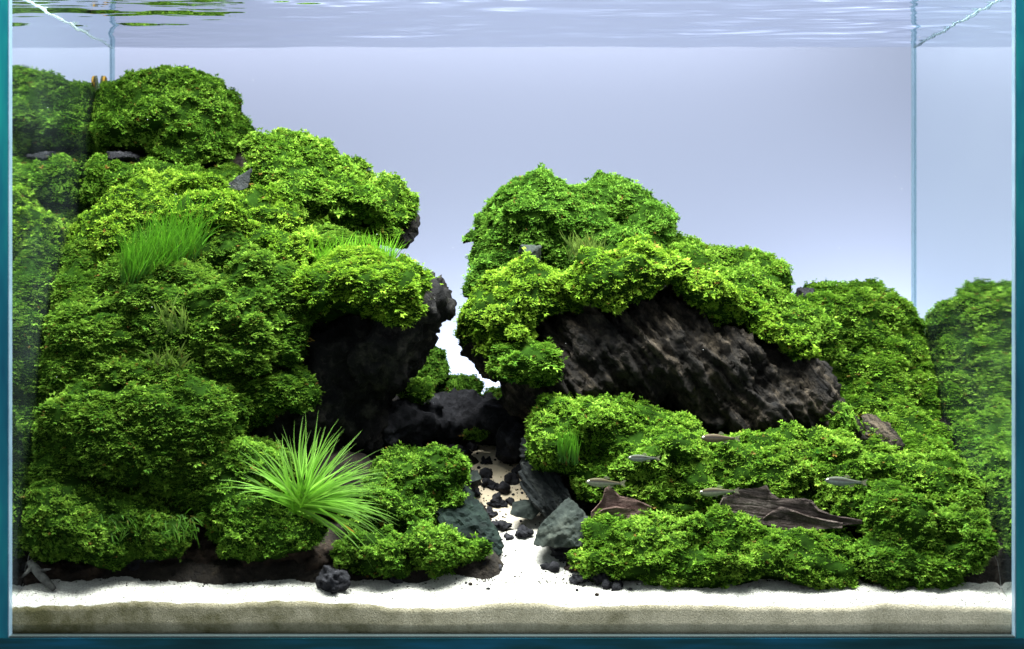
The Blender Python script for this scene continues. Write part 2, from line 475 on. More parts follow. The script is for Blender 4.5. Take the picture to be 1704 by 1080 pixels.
def sdf(P, es, k=0.8):
    out = None
    for c, r, rot in es:
        d = P-c
        if rot:
            ca, sa = math.cos(rot), math.sin(rot)      # positive rot: falls to the right in the picture
            d = np.stack([d[..., 0]*ca-d[..., 2]*sa, d[..., 1], d[..., 0]*sa+d[..., 2]*ca], -1)
        q1 = np.sqrt((d/r)**2 @ np.ones(3)); q2 = np.sqrt((d/(r*r))**2 @ np.ones(3))
        f = q1*(q1-1)/np.maximum(q2, 1e-6)
        if out is None: out = f
        else:
            h = np.clip(0.5+0.5*(out-f)/k, 0, 1)
            out = out*(1-h)+f*h-k*h*(1-h)
    return out

BODIES = []      # (ellipsoids, k) of every rock and cushion, for culling hidden fronds
def blob(es, h=0.35, k=0.8, warp=0.5, wscale=0.35, seed=1, planes=()):
    lo = np.min([c-r.max() if rot else c-r for c, r, rot in es], 0)-1.0
    hi = np.max([c+r.max() if rot else c+r for c, r, rot in es], 0)+1.0
    lo = np.maximum(lo, [XL-0.5, -0.3, -0.5]); hi = np.minimum(hi, [XR+0.5, YB+0.3, 45])
    n = np.maximum(((hi-lo)/h).astype(int)+2, 4)
    g = np.stack(np.meshgrid(*[lo[i]+np.arange(n[i])*h for i in range(3)], indexing='ij'), -1)
    f = sdf(g, es, k)
    if warp: f = f + warp*fbm(g*wscale, 2, seed)
    for pn, pd in planes: f = np.maximum(f, g@pn-pd)
    bx = np.maximum(np.maximum(XL+0.12-g[..., 0], g[..., 0]-XR+0.12), np.maximum(0.25-g[..., 1], g[..., 1]-YB+0.15))
    f = np.maximum(f, bx)
    f[0] = f[-1] = 1; f[:, 0] = f[:, -1] = 1; f[:, :, 0] = f[:, :, -1] = 1
    return surface_nets(f, lo, h)

# --- moss shoots
rng = np.random.default_rng(7)
def leaflet(base, d, l, w, up, fold):
    d = d/np.linalg.norm(d); side = np.cross(up, d); side /= max(np.linalg.norm(side), 1e-6)
    m = base+d*l*0.22
    return [m+side*w*0.55, base+d*l-up*fold*0.6, m-side*w*0.55]

def frond_template(kind, r):
    vs, tip = [], []
    up = np.array([0, 0, 1.0])
    if kind == 'frond':            # flat drooping spray, leaflets in pairs along a stem
        n = 2
        for i in range(n):
            s = 0.14+0.45*i/(n-1)
            c = np.array([s, r.normal(0, .05), 0.10*s-0.42*s*s])
            for sg in (-1, 1):
                a = r.uniform(0.6, 1.05)
                l = (0.62-0.22*s)*r.uniform(.8, 1.2)
                d = np.array([math.cos(a), sg*math.sin(a), r.uniform(-.35, .1)])
                vs += leaflet(c, d, l, 0.30*r.uniform(.8, 1.2), up, 0.03); tip += [s*.6, s*.6+.4, s*.6]
        vs += leaflet(np.array([.62, 0, -.1]), np.array([1, r.uniform(-.3, .3), -.45]), .45, .22, up, .03); tip += [.6, 1, .6]
    else:                          # little rosette of rounded leaves
        for i in range(5):
            a = i*2.4+r.uniform(-.3, .3); e = 1.2-0.17*i
            d = np.array([math.sin(e)*1.0, 0, 0])
            d = np.array([math.cos(e) if False else 0.45+0.5*math.cos(e*1.4), math.sin(a)*math.sin(e), math.cos(a)*math.sin(e)*.8])
            b = np.array([0.12*(4-i)/1.4+.1, 0, 0])
            u = np.array([1.0, 0, 0.4]); u /= np.linalg.norm(u)
            vs += leaflet(b, d, .46*r.uniform(.8, 1.2), .30*r.uniform(.8, 1.2), u, .03)
            q = 1-i/5
            tip += [q*.5, q*.5+.5, q*.5]
    return np.array(vs), np.array(tip)
TEMPL = {k: [frond_template(k, np.random.default_rng(i+3)) for i in range(6)] for k in ('frond', 'rosette')}

def unit(a): return a/np.maximum(np.linalg.norm(a, axis=-1, keepdims=True), 1e-9)

PAL = {  # deep, mid, young tip (linear)
    'deep':   ((0.021, 0.058, 0.008), (0.060, 0.135, 0.012), (0.16, 0.27, 0.034)),
    'mid':    ((0.027, 0.078, 0.009), (0.080, 0.190, 0.014), (0.21, 0.36, 0.048)),
    'bright': ((0.032, 0.092, 0.010), (0.110, 0.235, 0.014), (0.26, 0.41, 0.056)),
    'yellow': ((0.036, 0.094, 0.008), (0.130, 0.245, 0.010), (0.29, 0.42, 0.040)),
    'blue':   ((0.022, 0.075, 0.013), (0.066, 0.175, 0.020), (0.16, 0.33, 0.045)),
}
EYES = [np.array([CAMX, -CAMD, CAMZ]), np.array([CAMX-32, -CAMD, CAMZ]), np.array([CAMX+32, -CAMD, CAMZ]), np.array([CAMX, -CAMD, CAMZ+24]),
        np.array([2*XL-CAMX, -CAMD, CAMZ]), np.array([2*XR-CAMX, -CAMD, CAMZ])]
BV, BF, BOFF, BVH = [], [], [0], [None]
def occluder(v, q):
    BV.append(v); BF.append(q+BOFF[0]); BOFF[0] += len(v)
def seen(p, nn):
    """which points can be seen from the camera, a step beside it, or mirrored in the side glass"""
    out = np.zeros(len(p), bool); cast = BVH[0].ray_cast
    o = p+nn*0.45
    for e in EYES:
        d = e-o; L = np.linalg.norm(d, axis=1, keepdims=True); d = d/L
        for i in np.nonzero(~out)[0]:
            if cast(o[i], d[i], 60.0)[0] is None: out[i] = True
    return out

def shoots(v, q, n, body, density, size, pal, kinds, seed, keep=None, minz=-0.35):
    r = np.random.default_rng(seed)
    tri = np.concatenate([q[:, [0, 1, 2]], q[:, [0, 2, 3]]])
    a, b, c = v[tri[:, 0]], v[tri[:, 1]], v[tri[:, 2]]
    ar = 0.5*np.linalg.norm(np.cross(b-a, c-a), axis=1)
    N = int(ar.sum()*density)
    ti = r.choice(len(tri), N, p=ar/ar.sum())
    u, w = r.random(N), r.random(N); m = u+w > 1; u[m] = 1-u[m]; w[m] = 1-w[m]
    p = a[ti]+(b[ti]-a[ti])*u[:, None]+(c[ti]-a[ti])*w[:, None]
    nn = unit(n[tri[ti, 0]]*(1-u-w)[:, None]+n[tri[ti, 1]]*u[:, None]+n[tri[ti, 2]]*w[:, None])
    ok = (nn[:, 2] > minz-0.12*r.random(N)) & (nn[:, 1] < 0.45)
    ok &= ~((nn[:, 1] > 0.15) & (nn[:, 2] < 0.2))
    ok &= (p[:, 0] > XL+0.2) & (p[:, 0] < XR-0.2) & (p[:, 1] > 0.3) & (p[:, 1] < YB-0.3)
    # patchiness: fewer shoots in hollows
    ok &= (fbm(p*0.8, 2, seed+5) > -0.45) | (r.random(N) < 0.7)
    if keep is not None: ok &= keep(p, nn)
    p, nn = p[ok], nn[ok]
    for j, (es, k) in enumerate(BODIES):
        if j == body: continue
        lo = np.min([c_-r_.max() for c_, r_, _ in es], 0); hi = np.max([c_+r_.max() for c_, r_, _ in es], 0)
        near = ((p > lo) & (p < hi)).all(1)
        if near.any():
            bad = np.zeros(len(p), bool); bad[near] = sdf(p[near], es, k) < -0.45
            p, nn = p[~bad], nn[~bad]
    z = ground(p[:, 0], p[:, 1]); g = p[:, 2] > z-0.1
    p, nn = p[g], nn[g]
    g = seen(p, nn); p, nn = p[g], nn[g]
    N = len(p)
    rnd = r.normal(0, 1, (N, 3))
    out = nn.copy(); out[:, 2] = np.maximum(out[:, 2], -0.1)
    grow = unit(out*0.75 + rnd*0.42 + np.array([0, -0.18, 0.12]))
    upv = np.array([0, 0, 1.0])*1.0 + nn*0.35 + r.normal(0, .2, (N, 3))
    up = unit(upv - grow*(upv*grow).sum(1, keepdims=True))
    lat = np.cross(up, grow)
    patch = fbm(p*0.5, 3, seed+11)
    lump = fbm(p*1.4, 2, seed+12)
    wv = p + 0.35*vnoise(p*0.7, seed+15)[:, None]
    tuf = 0.65*vnoise(wv*np.array([1.25, 1.25, 3.4]), seed+14) + 0.5*vnoise(p*np.array([2.8, 2.8, 4.2]), seed+16)
    p = p + nn*(0.27*tuf)[:, None]
    sz = size*np.exp(r.normal(0, .26, N))*(1+0.35*lump)*np.where(r.random(N) < .05, 1.65, 1.0)
    d0, d1, d2 = (0.55*np.array(x)+0.45*np.array(y_) for x, y_ in zip(PAL[pal], PAL['mid']))
    if pal == 'deep': d0, d1, d2 = (0.75*np.array(x)+0.25*np.array(y_) for x, y_ in zip(PAL[pal], PAL['mid']))
    age = np.clip(0.46+0.5*patch+0.3*lump+0.34*tuf+r.normal(0, .15, N), 0, 1)
    hue = r.normal(0, .12, N)
    V, C, F, off = [], [], [], 0
    tk = [TEMPL[kk][i] for kk in kinds for i in range(6)]
    which = r.integers(0, len(tk), N)
    for i, (tv, tt_) in enumerate(tk):
        s = which == i
        if not s.any(): continue
        M = len(tv); ns = s.sum()
        loc = tv[None]*sz[s][:, None, None]
        P = p[s][:, None]-0.12*nn[s][:, None] + loc[..., :1]*grow[s][:, None]+loc[..., 1:2]*lat[s][:, None]+loc[..., 2:]*up[s][:, None]
        tcol = np.clip(tt_[None]*0.75+age[s][:, None]*0.8-0.25, 0, 1)[..., None]
        col = np.where(tcol < .5, d0+(d1-d0)*tcol*2, d1+(d2-d1)*(tcol*2-1))
        col = np.where((r.random(ns) < .012)[:, None, None], np.array([0.16, 0.10, 0.025]), col)
        col = col*(1+hue[s][:, None, None]*np.array([1.1, .6, .4]))
        V.append(P.reshape(-1, 3)); C.append(col.reshape(-1, 3))
        F.append(off+np.arange(ns*M).reshape(-1, 3)); off += ns*M
    V = np.concatenate(V); V[:, 0] = np.clip(V[:, 0], XL+0.04, XR-0.04); V[:, 1] = np.clip(V[:, 1], 0.04, YB-0.05)
    return V, np.concatenate(F), np.clip(np.concatenate(C), 0.002, 0.9), N

CUSH = []
def cushion(label, es, pal='mid', kinds=('frond', 'rosette'), density=136, size=0.23, seed=1, k=1.0, keep=None, minz=-0.75, lump=0.78):
    BODIES.append((es, k))
    CUSH.append(dict(label=label, es=es, pal=pal, kinds=kinds, density=density, size=size, seed=seed, k=k, keep=keep, minz=minz, lump=lump, body=len(BODIES)-1))

def base_of(v): return np.array([v[:, 0].mean(), v[:, 1].mean(), v[:, 2].min()])

TOTAL = [0]
def build_cushions():
    from mathutils.bvhtree import BVHTree
    built = []
    for d in CUSH:
        big = d['lump'] > 0.3
        v, q = blob(d['es'], 0.42 if big else 0.34, d['k'], 1.15 if big else 0.4, 0.38, d['seed'])
        n = vnormals(v, q)
        # pillowy lumps, the hollows between them narrow and deep
        vv = v + 0.5*np.stack([vnoise(v*0.5, 61), vnoise(v*0.5, 62), vnoise(v*0.5, 63)], -1)
        vv[:, 2] *= 1.35
        L = 1-np.abs(vnoise(vv*0.55, d['seed']+3))*2.4
        L2 = 1-np.abs(vnoise(vv*1.15, d['seed']+4))*2.2
        pat = 0.35+0.65*np.clip(0.5+1.2*vnoise(v*0.25, d['seed']+6), 0, 1)
        v = v - n*(d['lump']*1.15*pat*np.clip(L, 0, 1)**1.5 + 0.45*pat*np.clip(L2, 0, 1)**1.5 - 0.05)[:, None]
        v[:, 0] = np.clip(v[:, 0], XL+.06, XR-.06); v[:, 1] = np.clip(v[:, 1], 0.1, YB-.08)
        n = vnormals(v, q)
        occluder(v, q); built.append((d, v, q, n))
    BVH[0] = BVHTree.FromPolygons(np.concatenate(BV).tolist(), np.concatenate(BF).tolist())
    for d, v, q, n in built:
        b = base_of(v)
        root = obj('moss_cushion', None, label=d['label'], cat='moss', group='moss cushions on the rocks and slopes', loc=b)
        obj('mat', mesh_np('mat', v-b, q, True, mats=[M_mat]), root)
        V, F, C, N = shoots(v, q, n, d['body'], d['density'], d['size'], d['pal'], d['kinds'], d['seed'], d['keep'], d['minz'])
        TOTAL[0] += N
        obj('fronds', mesh_np('fronds', V-b, F, True, attr=C, mats=[M_leaf]), root, kind='stuff')

# ------------------------------------------------------------------ rocks
def rock(name, label, es, mat, h=0.22, k=0.6, warp=0.5, wscale=0.4, seed=1, ridges=None, rough=0.25, group=None, cat='rock', cull=True, facet=None, pits=0.0):
    planes = []
    if facet:                       # broken flat faces: cut by random planes
        r = np.random.default_rng(seed); c = np.mean([e[0] for e in es], 0)
        ext = np.max([np.abs(e[0]-c)+e[1] for e in es], 0)
        for i in range(facet[0]):
            d = unit(r.normal(0, 1, 3)*np.array([1, 1.2, .9])); sup = np.linalg.norm(d*ext)
            planes.append((d, c@d+sup*r.uniform(facet[1], facet[2])))
    v, q = blob(es, h, k, warp, wscale, seed, planes)
    n = vnormals(v, q)
    disp = np.zeros(len(v))
    if ridges:                      # (direction angle in the picture, along-scale, across-scale, amplitude)
        for ang, sa_, sc_, amp in ridges:
            if amp < 0:             # overlapping broken strata: sawtooth steps across the bedding
                a = math.radians(ang); al = v[:, 0]*math.cos(a)-v[:, 2]*math.sin(a); ac = v[:, 0]*math.sin(a)+v[:, 2]*math.cos(a)
                ph = ac*sc_ + 0.9*fbm(np.stack([al*sa_, v[:, 1]*.35, ac*.4], -1), 3, seed+19) + .25*v[:, 1]*sc_
                saw = ph-np.floor(ph)
                disp += -amp*(np.minimum(saw/.82, (1-saw)/.18)-.5)*(0.55+0.9*np.clip(vnoise(np.stack([al*.35, v[:, 1]*.3, np.floor(ph)*3.1], -1), seed+23)+.3, -.3, 1))
                continue
            a = math.radians(ang); al = v[:, 0]*math.cos(a)-v[:, 2]*math.sin(a); ac = v[:, 0]*math.sin(a)+v[:, 2]*math.cos(a)
            pr = np.stack([al*sa_, v[:, 1]*sc_*0.5, ac*sc_], -1)
            x = fbm(pr, 4, seed+9, .55)
            disp += amp*(1-2*np.abs(x)*1.6)
    disp += rough*fbm(v*1.1, 4, seed+2) + rough*0.5*fbm(v*3.1, 3, seed+6)
    if pits: disp -= pits*np.clip(vnoise(v*3.3, seed+8)-0.1, 0, 1)
    v = v+n*disp[:, None]
    v[:, 0] = np.clip(v[:, 0], XL+0.06, XR-0.06); v[:, 1] = np.clip(v[:, 1], 0.08, YB-0.06)
    b = base_of(v)
    if cull: BODIES.append((es, k)); occluder(v, q)
    return obj(name, mesh_np(name, v-b, q, True, mats=[mat]), label=label, cat=cat, group=group, loc=b)

R = 'stones of the hardscape'
rock('overhang_rock', 'large black overhanging rock on the left of the gap', [
    E(645, 562, 14.0, 110, 62, 4.3, -52), E(706, 506, 12.6, 42, 42, 3.2), E(540, 610, 15.8, 115, 105, 5.2), E(580, 700, 16.2, 65, 70, 4.3), E(480, 700, 13.6, 110, 90, 3.5)],
    M_left, 0.27, 0.8, 0.6, 0.4, 11, ridges=[(-60, .25, .5, -.5), (70, .35, 1.0, .28)], rough=.5, pits=.4)
rock('cliff_rock', 'huge dark brown rock with diagonal striations under the right moss ridge', [
    E(1050, 580, 15.5, 165, 100, 5), E(1180, 610, 15, 170, 85, 4.8, 28), E(1310, 650, 14.5, 105, 60, 3.8, 32), E(852, 598, 16.5, 80, 36, 3.5, 22), E(955, 645, 15, 110, 60, 4.2), E(1250, 690, 13.5, 100, 40, 3), E(1385, 690, 14, 62, 26, 2.6, 38)],
    M_cliff, 0.165, 0.8, 0.6, 0.4, 12, ridges=[(52, .22, .62, -.85), (47, .3, 1.6, -.38), (54, .3, 2.4, .2)], rough=.55)
rock('valley_rock', 'black rubbly rock at the back of the central valley', [E(715, 700, 21, 70, 34, 3.2), E(780, 700, 22, 55, 32, 3), E(845, 700, 21, 70, 38, 3.2), E(760, 672, 23, 45, 25, 2.5), E(660, 710, 18, 55, 40, 3)],
     M_black, .22, .6, .8, .7, 19, rough=.5, pits=.3)
rock('valley_boulder', 'black boulder at the foot of the right cliff above the path', [E(852, 735, 17.5, 28, 36, 1.8)], M_black, .18, .5, .5, .8, 20, rough=.35, pits=.25)
rock('brown_bank', 'low dark brown stone bank along the front left sand', [
    E(330, 925, 6.2, 110, 52, 2.6), E(455, 925, 6, 90, 48, 2.6), E(530, 935, 5.2, 60, 35, 2)], M_brown, .2, .7, .9, .7, 21, rough=.6, pits=.45)
rock('dark_block', 'squarish black stone in the front left bank', [E(225, 935, 5, 52, 42, 2)], M_black, .2, .5, .3, .6, 22, rough=.2, facet=(10, .6, .95))
rock('brown_block', 'low reddish brown crumbly stone in the front left corner', [E(135, 950, 4.2, 52, 24, 1.6), E(70, 958, 3.6, 40, 18, 1.2)], M_brown, .18, .5, .4, .8, 23, rough=.3, pits=.2)
def hull_stone(name, label, px, py, Y, rx, rz, ry, mat, seed, n=12, rot=0.0, strata=None, rough=.05, group=None, square=.55, pts=None):
    import bmesh
    r = np.random.default_rng(seed); c = cmpx(Y)
    ctr = W(px, py, Y); rad = np.array([rx*c, ry, rz*c])
    P = r.normal(0, 1, (n, 3)); P = P/np.abs(P).max(1, keepdims=True)*square + unit(P)*(1-square)
    P = P*rad*r.uniform(.85, 1.05, (n, 1))
    ca, sa = math.cos(math.radians(rot)), math.sin(math.radians(rot))
    P = np.stack([P[:, 0]*ca+P[:, 2]*sa, P[:, 1], -P[:, 0]*sa+P[:, 2]*ca], -1)
    if pts is not None:
        P = np.array([W(*q_) for q_ in pts]); ctr = P.mean(0); P = P-ctr; rad = np.abs(P).max(0)*.8
    bm = bmesh.new()
    for p in P: bm.verts.new(p)
    res = bmesh.ops.convex_hull(bm, input=bm.verts)
    bmesh.ops.delete(bm, geom=list({g for g in res['geom_interior']+res['geom_unused'] if isinstance(g, bmesh.types.BMVert)}), context='VERTS')
    bmesh.ops.bevel(bm, geom=list(bm.edges), offset=.06*float(rad.min()), segments=1, affect='EDGES')
    bmesh.ops.triangulate(bm, faces=bm.faces)
    for k in range(4):
        long = [e for e in bm.edges if e.calc_length() > max(.16, .09*float(rad.max()))]
        if not long: break
        bmesh.ops.subdivide_edges(bm, edges=long, cuts=1)
        bmesh.ops.triangulate(bm, faces=bm.faces)
    bm.normal_update()
    V = np.array([v.co for v in bm.verts]); N = np.array([v.normal for v in bm.verts])
    bm.verts.index_update(); F = np.array([[v.index for v in f.verts] for f in bm.faces]); bm.free()
    d = rough*fbm(V*1.6+seed, 3, seed) + rough*.7*vnoise(V*5, seed+1)
    if strata:
        ang, sc, amp = strata; a_ = math.radians(ang); ac = V[:, 0]*math.sin(a_)+V[:, 2]*math.cos(a_)
        ph = ac*sc+.35*vnoise(V*.8, seed+2); saw = ph-np.floor(ph)
        d += amp*(np.minimum(saw/.75, (1-saw)/.25)-.6)
    V = V+N*d[:, None]+ctr
    b_ = base_of(V)
    me = mesh_np(name, V-b_, F, True, mats=[mat])
    try: me.set_sharp_from_angle(angle=math.radians(32))
    except Exception: pass
    BODIES.append(([(ctr, rad*.8, 0.0)], .5))
    return obj(name, me, label=label, cat='rock', group=group, loc=b_)
hull_stone('ledge_rock', 'dark rock edge under the upper left moss slope', 640, 380, 20, 1, 1, 1, M_left, 213, rough=.16, group=R,
    pts=[(600, 350, 19), (680, 338, 20), (697, 358, 19), (700, 372, 19), (688, 402, 18.5), (674, 416, 18.6), (640, 405, 18), (596, 395, 18), (690, 350, 23), (600, 340, 24), (620, 400, 23), (680, 405, 22)])
hull_stone('peak_rock', 'black rock in the crevice under the topmost left moss mound', 198, 268, 20.6, 36, 15, 2.5, M_black, 214, 14, rough=.2, group=R)
hull_stone('wedge_stone', 'small pointed grey stone wedged between two left mounds', 400, 300, 15, 1, 1, 1, M_slate, 215, rough=.08, group=R,
    pts=[(374, 312, 14.4), (398, 318, 13.6), (414, 312, 13.8), (419, 280, 14.6), (406, 290, 14.0), (385, 302, 14.2), (410, 290, 16.5), (385, 305, 16.5)])
hull_stone('grey_outcrop', 'small bare grey stone on the upper face of the right mound', 884, 424, 15.0, 24, 19, 1.3, M_grey, 216, 13, rough=.1, group=R)
hull_stone('ridge_outcrop', 'small black rock on the skyline of the right slope', 1337, 494, 21.6, 19, 17, 1.3, M_black, 217, 14, rough=.16, group=R)
hull_stone('slope_boulder', 'half buried dark striated rock beside the right glass', 1475, 715, 15, 1, 1, 1, M_cliff, 218, rough=.12, strata=(55, 2.2, .2), group=R,
    pts=[(1432, 690, 15), (1450, 688, 15.4), (1480, 705, 14.2), (1506, 742, 13), (1498, 752, 12.6), (1460, 742, 13), (1440, 722, 13.6), (1470, 720, 13), (1450, 700, 17), (1500, 740, 16)])
hull_stone('layered_slate', 'tilted layered grey slate leaning beside the path', 908, 816, 8.4, 66, 40, 1.7, M_slate, 251, strata=(50, 2.2, .2), rough=.09, group=R,
    pts=[(866, 772, 9.6), (898, 760, 9.6), (952, 828, 7.8), (962, 862, 7.2), (905, 862, 8.0), (862, 802, 9.3), (880, 838, 8.4), (925, 785, 8.8), (880, 765, 11.5), (952, 830, 10), (900, 840, 7.7)])
hull_stone('triangular_stone', 'large grey triangular stone at the mouth of the path', 936, 870, 5.0, 62, 58, 1.7, M_grey, 262, rough=.09, strata=(-25, 1.6, .06), group=R,
    pts=[(886, 908, 4.7), (988, 878, 5.2), (984, 908, 4.6), (948, 825, 5.8), (922, 848, 5.0), (898, 874, 4.9), (958, 912, 3.9), (905, 912, 4.2), (935, 880, 4.0), (900, 880, 7), (980, 862, 7), (945, 832, 6.8), (968, 850, 5.4)])
hull_stone('striped_stone', 'narrow striped dark stone standing under the moss shelf', 876, 757, 10.6, 15, 36, 1.1, M_slate, 273, 12, rot=8, strata=(5, 2.4, .14), group=R)
hull_stone('algae_stone', 'dark stone with blue green algae film beside the path', 0, 0, 0, 1, 1, 1, M_algae, 241, rough=.16, group=R,
    pts=[(748, 805, 8.4), (772, 800, 8.6), (800, 840, 7.0), (825, 880, 5.8), (840, 908, 5.2), (836, 925, 4.9), (790, 925, 5.0), (745, 900, 5.2), (720, 850, 6.4), (770, 850, 5.9), (805, 890, 5.0), (780, 810, 10), (830, 900, 8)])
hull_stone('flat_stone', 'low greenish grey stone in the middle of the path', 880, 848, 8.8, 36, 17, 1.3, M_grey, 284, 11, rot=8, group=R)
hull_stone('path_stone', 'smooth grey stone by the upper left edge of the path', 788, 796, 11.6, 19, 17, 1.1, M_grey, 295, 10, group=R)

rock('slope_core', 'dark rock core buried under the left moss slope', [
    E(330, 440, 22.5, 200, 130, 4.5), E(230, 640, 17, 170, 180, 4), E(250, 840, 10, 200, 80, 3), E(560, 820, 11, 100, 70, 3), E(270, 285, 25.5, 130, 45, 2.5), E(430, 310, 24.5, 70, 60, 2.5), E(180, 300, 27, 50, 70, 2)],
    M_soil, .6, 1.0, .5, .3, 31, rough=.4)
rock('hill_core', 'dark rock core buried under the right moss slope', [
    E(930, 540, 22, 90, 100, 3), E(1150, 610, 22, 140, 90, 3.5), E(1350, 680, 23, 130, 70, 3), E(1270, 850, 11.5, 320, 45, 3)],
    M_soil, .6, 1.0, .5, .3, 32, rough=.4)

# ------------------------------------------------------------------ moss cushions
cushion('round moss mound at the top of the left slope', [E(290, 205, 24, 108, 84, 5), E(230, 195, 24.6, 70, 60, 4.5), E(185, 218, 25.5, 42, 68, 3.6), E(340, 240, 23.6, 68, 44, 4)], 'mid', seed=101)
cushion('steep moss carpet running down the left slope between its mounds', [
    E(400, 345, 20.5, 70, 70, 4), E(190, 360, 21.5, 70, 90, 4), E(300, 440, 14.6, 200, 85, 4.8), E(200, 520, 12.2, 140, 85, 4.5), E(470, 480, 13.6, 90, 60, 4),
    E(250, 640, 8.9, 185, 75, 4.2), E(400, 650, 9.3, 80, 70, 3), E(330, 790, 6.7, 160, 75, 3.3), E(120, 790, 5.7, 90, 70, 3), E(120, 640, 10, 80, 80, 3.5), E(510, 425, 15.5, 65, 55, 3.5), E(560, 430, 14.8, 60, 40, 3)], 'deep', kinds=('frond',), seed=130, lump=.5)
cushion('moss carpet joining the right hill to the lower shelf', [
    E(1330, 575, 22, 80, 70, 4), E(1450, 660, 22.5, 100, 90, 4), E(1500, 730, 18.5, 80, 60, 3.5), E(1540, 770, 15.5, 75, 55, 3.4), E(1570, 810, 12.5, 65, 55, 3), E(1460, 760, 14.5, 80, 45, 3), E(1600, 860, 8.5, 55, 60, 2.5), E(1540, 690, 23.5, 45, 80, 3), E(1560, 740, 19.5, 40, 60, 3)], 'bright', kinds=('frond',), seed=131, lump=.5)
cushion('low moss ledge under the topmost left mound', [E(240, 302, 20.5, 105, 34, 3.5), E(165, 308, 21.5, 45, 34, 3)], 'mid', seed=102)
cushion('long moss slope falling right toward the gap', [E(545, 325, 19.2, 125, 74, 4.6, 30), E(465, 298, 20.5, 72, 72, 4.4), E(640, 352, 18.6, 55, 44, 3.6), E(480, 350, 18.5, 80, 50, 4)], 'bright', seed=103)
cushion('yellow green moss mound with the grass tuft on it', [E(330, 375, 15, 152, 74, 4.8), E(210, 415, 14.6, 80, 85, 4.4), E(440, 410, 14, 80, 62, 4), E(300, 338, 16.5, 108, 38, 4), E(150, 440, 16, 45, 90, 3.6), E(480, 440, 13.4, 70, 50, 3.6)], 'yellow', seed=104)
cushion('moss cap overhanging the left black rock', [E(620, 478, 11, 104, 46, 4.2), E(545, 478, 11.8, 65, 52, 4), E(640, 515, 10.0, 50, 30, 2.6), E(690, 474, 11.4, 34, 32, 3)], 'yellow', kinds=('frond',), seed=105)
cushion('broad deep green moss mound in the middle of the left slope', [E(310, 550, 9.5, 185, 95, 4.3), E(165, 580, 9.8, 90, 95, 4), E(430, 500, 10.5, 105, 72, 4), E(430, 580, 9.6, 75, 65, 3.6), E(260, 480, 11.5, 110, 55, 4)], 'deep', kinds=('frond',), seed=106)
cushion('lower left deep green moss mound facing the glass', [E(220, 725, 6.5, 160, 110, 3.8), E(325, 700, 6.8, 88, 95, 3.4), E(125, 710, 6.8, 70, 90, 3.4), E(280, 635, 8.2, 130, 60, 3.4), E(300, 790, 6, 90, 50, 2.8)], 'deep', kinds=('frond',), seed=107)
cushion('small moss patch on the face of the left black rock', [E(462, 648, 9.2, 68, 36, 2.4)], 'deep', kinds=('frond',), seed=108)
cushion('ragged front moss clump in the lower left corner', [E(112, 872, 3.6, 80, 72, 2.4), E(235, 868, 4.2, 92, 62, 2.3), E(170, 900, 3.2, 50, 42, 1.8), E(70, 866, 3.8, 40, 60, 2)], 'deep', seed=109)
cushion('moss clump below the spiky plant', [E(415, 836, 4.6, 95, 80, 2.7), E(480, 880, 3.8, 60, 52, 2.1), E(400, 890, 3.9, 50, 40, 2), E(370, 790, 5.6, 60, 55, 2.5)], 'mid', kinds=('rosette', 'frond'), seed=110)
cushion('moss hump between the spiky plant and the path', [E(690, 810, 8.3, 80, 72, 3.2), E(735, 800, 8.4, 40, 55, 2.8), E(620, 850, 6.5, 58, 66, 2.6), E(680, 860, 6.5, 60, 40, 2.4)], 'mid', seed=111)
cushion('small front moss clump left of the sand gap', [E(630, 930, 3, 76, 46, 1.9)], 'mid', seed=112)
cushion('flat moss clump at the left corner of the path mouth', [E(742, 914, 4.2, 78, 42, 2.1)], 'mid', seed=113)
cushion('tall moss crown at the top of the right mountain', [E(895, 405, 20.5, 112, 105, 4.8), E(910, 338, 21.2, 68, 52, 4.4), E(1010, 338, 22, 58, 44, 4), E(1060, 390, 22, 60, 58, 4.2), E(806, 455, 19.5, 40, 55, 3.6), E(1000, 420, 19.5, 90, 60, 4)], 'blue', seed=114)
cushion('moss slope descending the skyline of the right mountain', [E(1140, 460, 22, 70, 72, 4.6), E(1235, 500, 21.5, 80, 68, 4.2), E(1310, 550, 19.5, 62, 56, 3.6), E(1200, 500, 19, 90, 50, 3.6)], 'bright', seed=115)
cushion('bright moss ridge draped over the striated rock', [E(838, 525, 14.5, 56, 62, 3.8), E(885, 485, 13.2, 68, 52, 3.8), E(1000, 468, 12.6, 74, 40, 3.2), E(1085, 448, 12.6, 72, 38, 3.2), E(1180, 490, 12.6, 62, 30, 2.8, 20), E(1290, 550, 12.8, 84, 26, 2.6, 28), E(1030, 497, 11.4, 42, 24, 1.8), E(800, 562, 15.5, 36, 36, 3.2), E(860, 560, 13, 40, 40, 3)], 'yellow', seed=116, minz=-.9)
cushion('little moss clump hanging on the dark right rock face', [E(872, 603, 10.6, 52, 32, 2.0)], 'mid', kinds=('frond',), seed=117)
cushion('moss hill against the right glass', [E(1430, 590, 24.5, 108, 110, 4.6), E(1405, 535, 25, 74, 56, 4.2), E(1500, 650, 24.5, 50, 125, 4), E(1450, 690, 20.5, 66, 60, 3.4), E(1470, 540, 25.5, 58, 55, 4), E(1352, 545, 23, 60, 56, 4), E(1508, 610, 27, 46, 90, 2.6), E(1510, 730, 21, 55, 60, 3), E(1535, 760, 17, 60, 50, 3)], 'bright', kinds=('frond',), seed=118)
cushion('tiny moss tuft on top of the right hill', [E(1385, 488, 24.8, 40, 22, 1.8)], 'blue', seed=119, lump=.2)
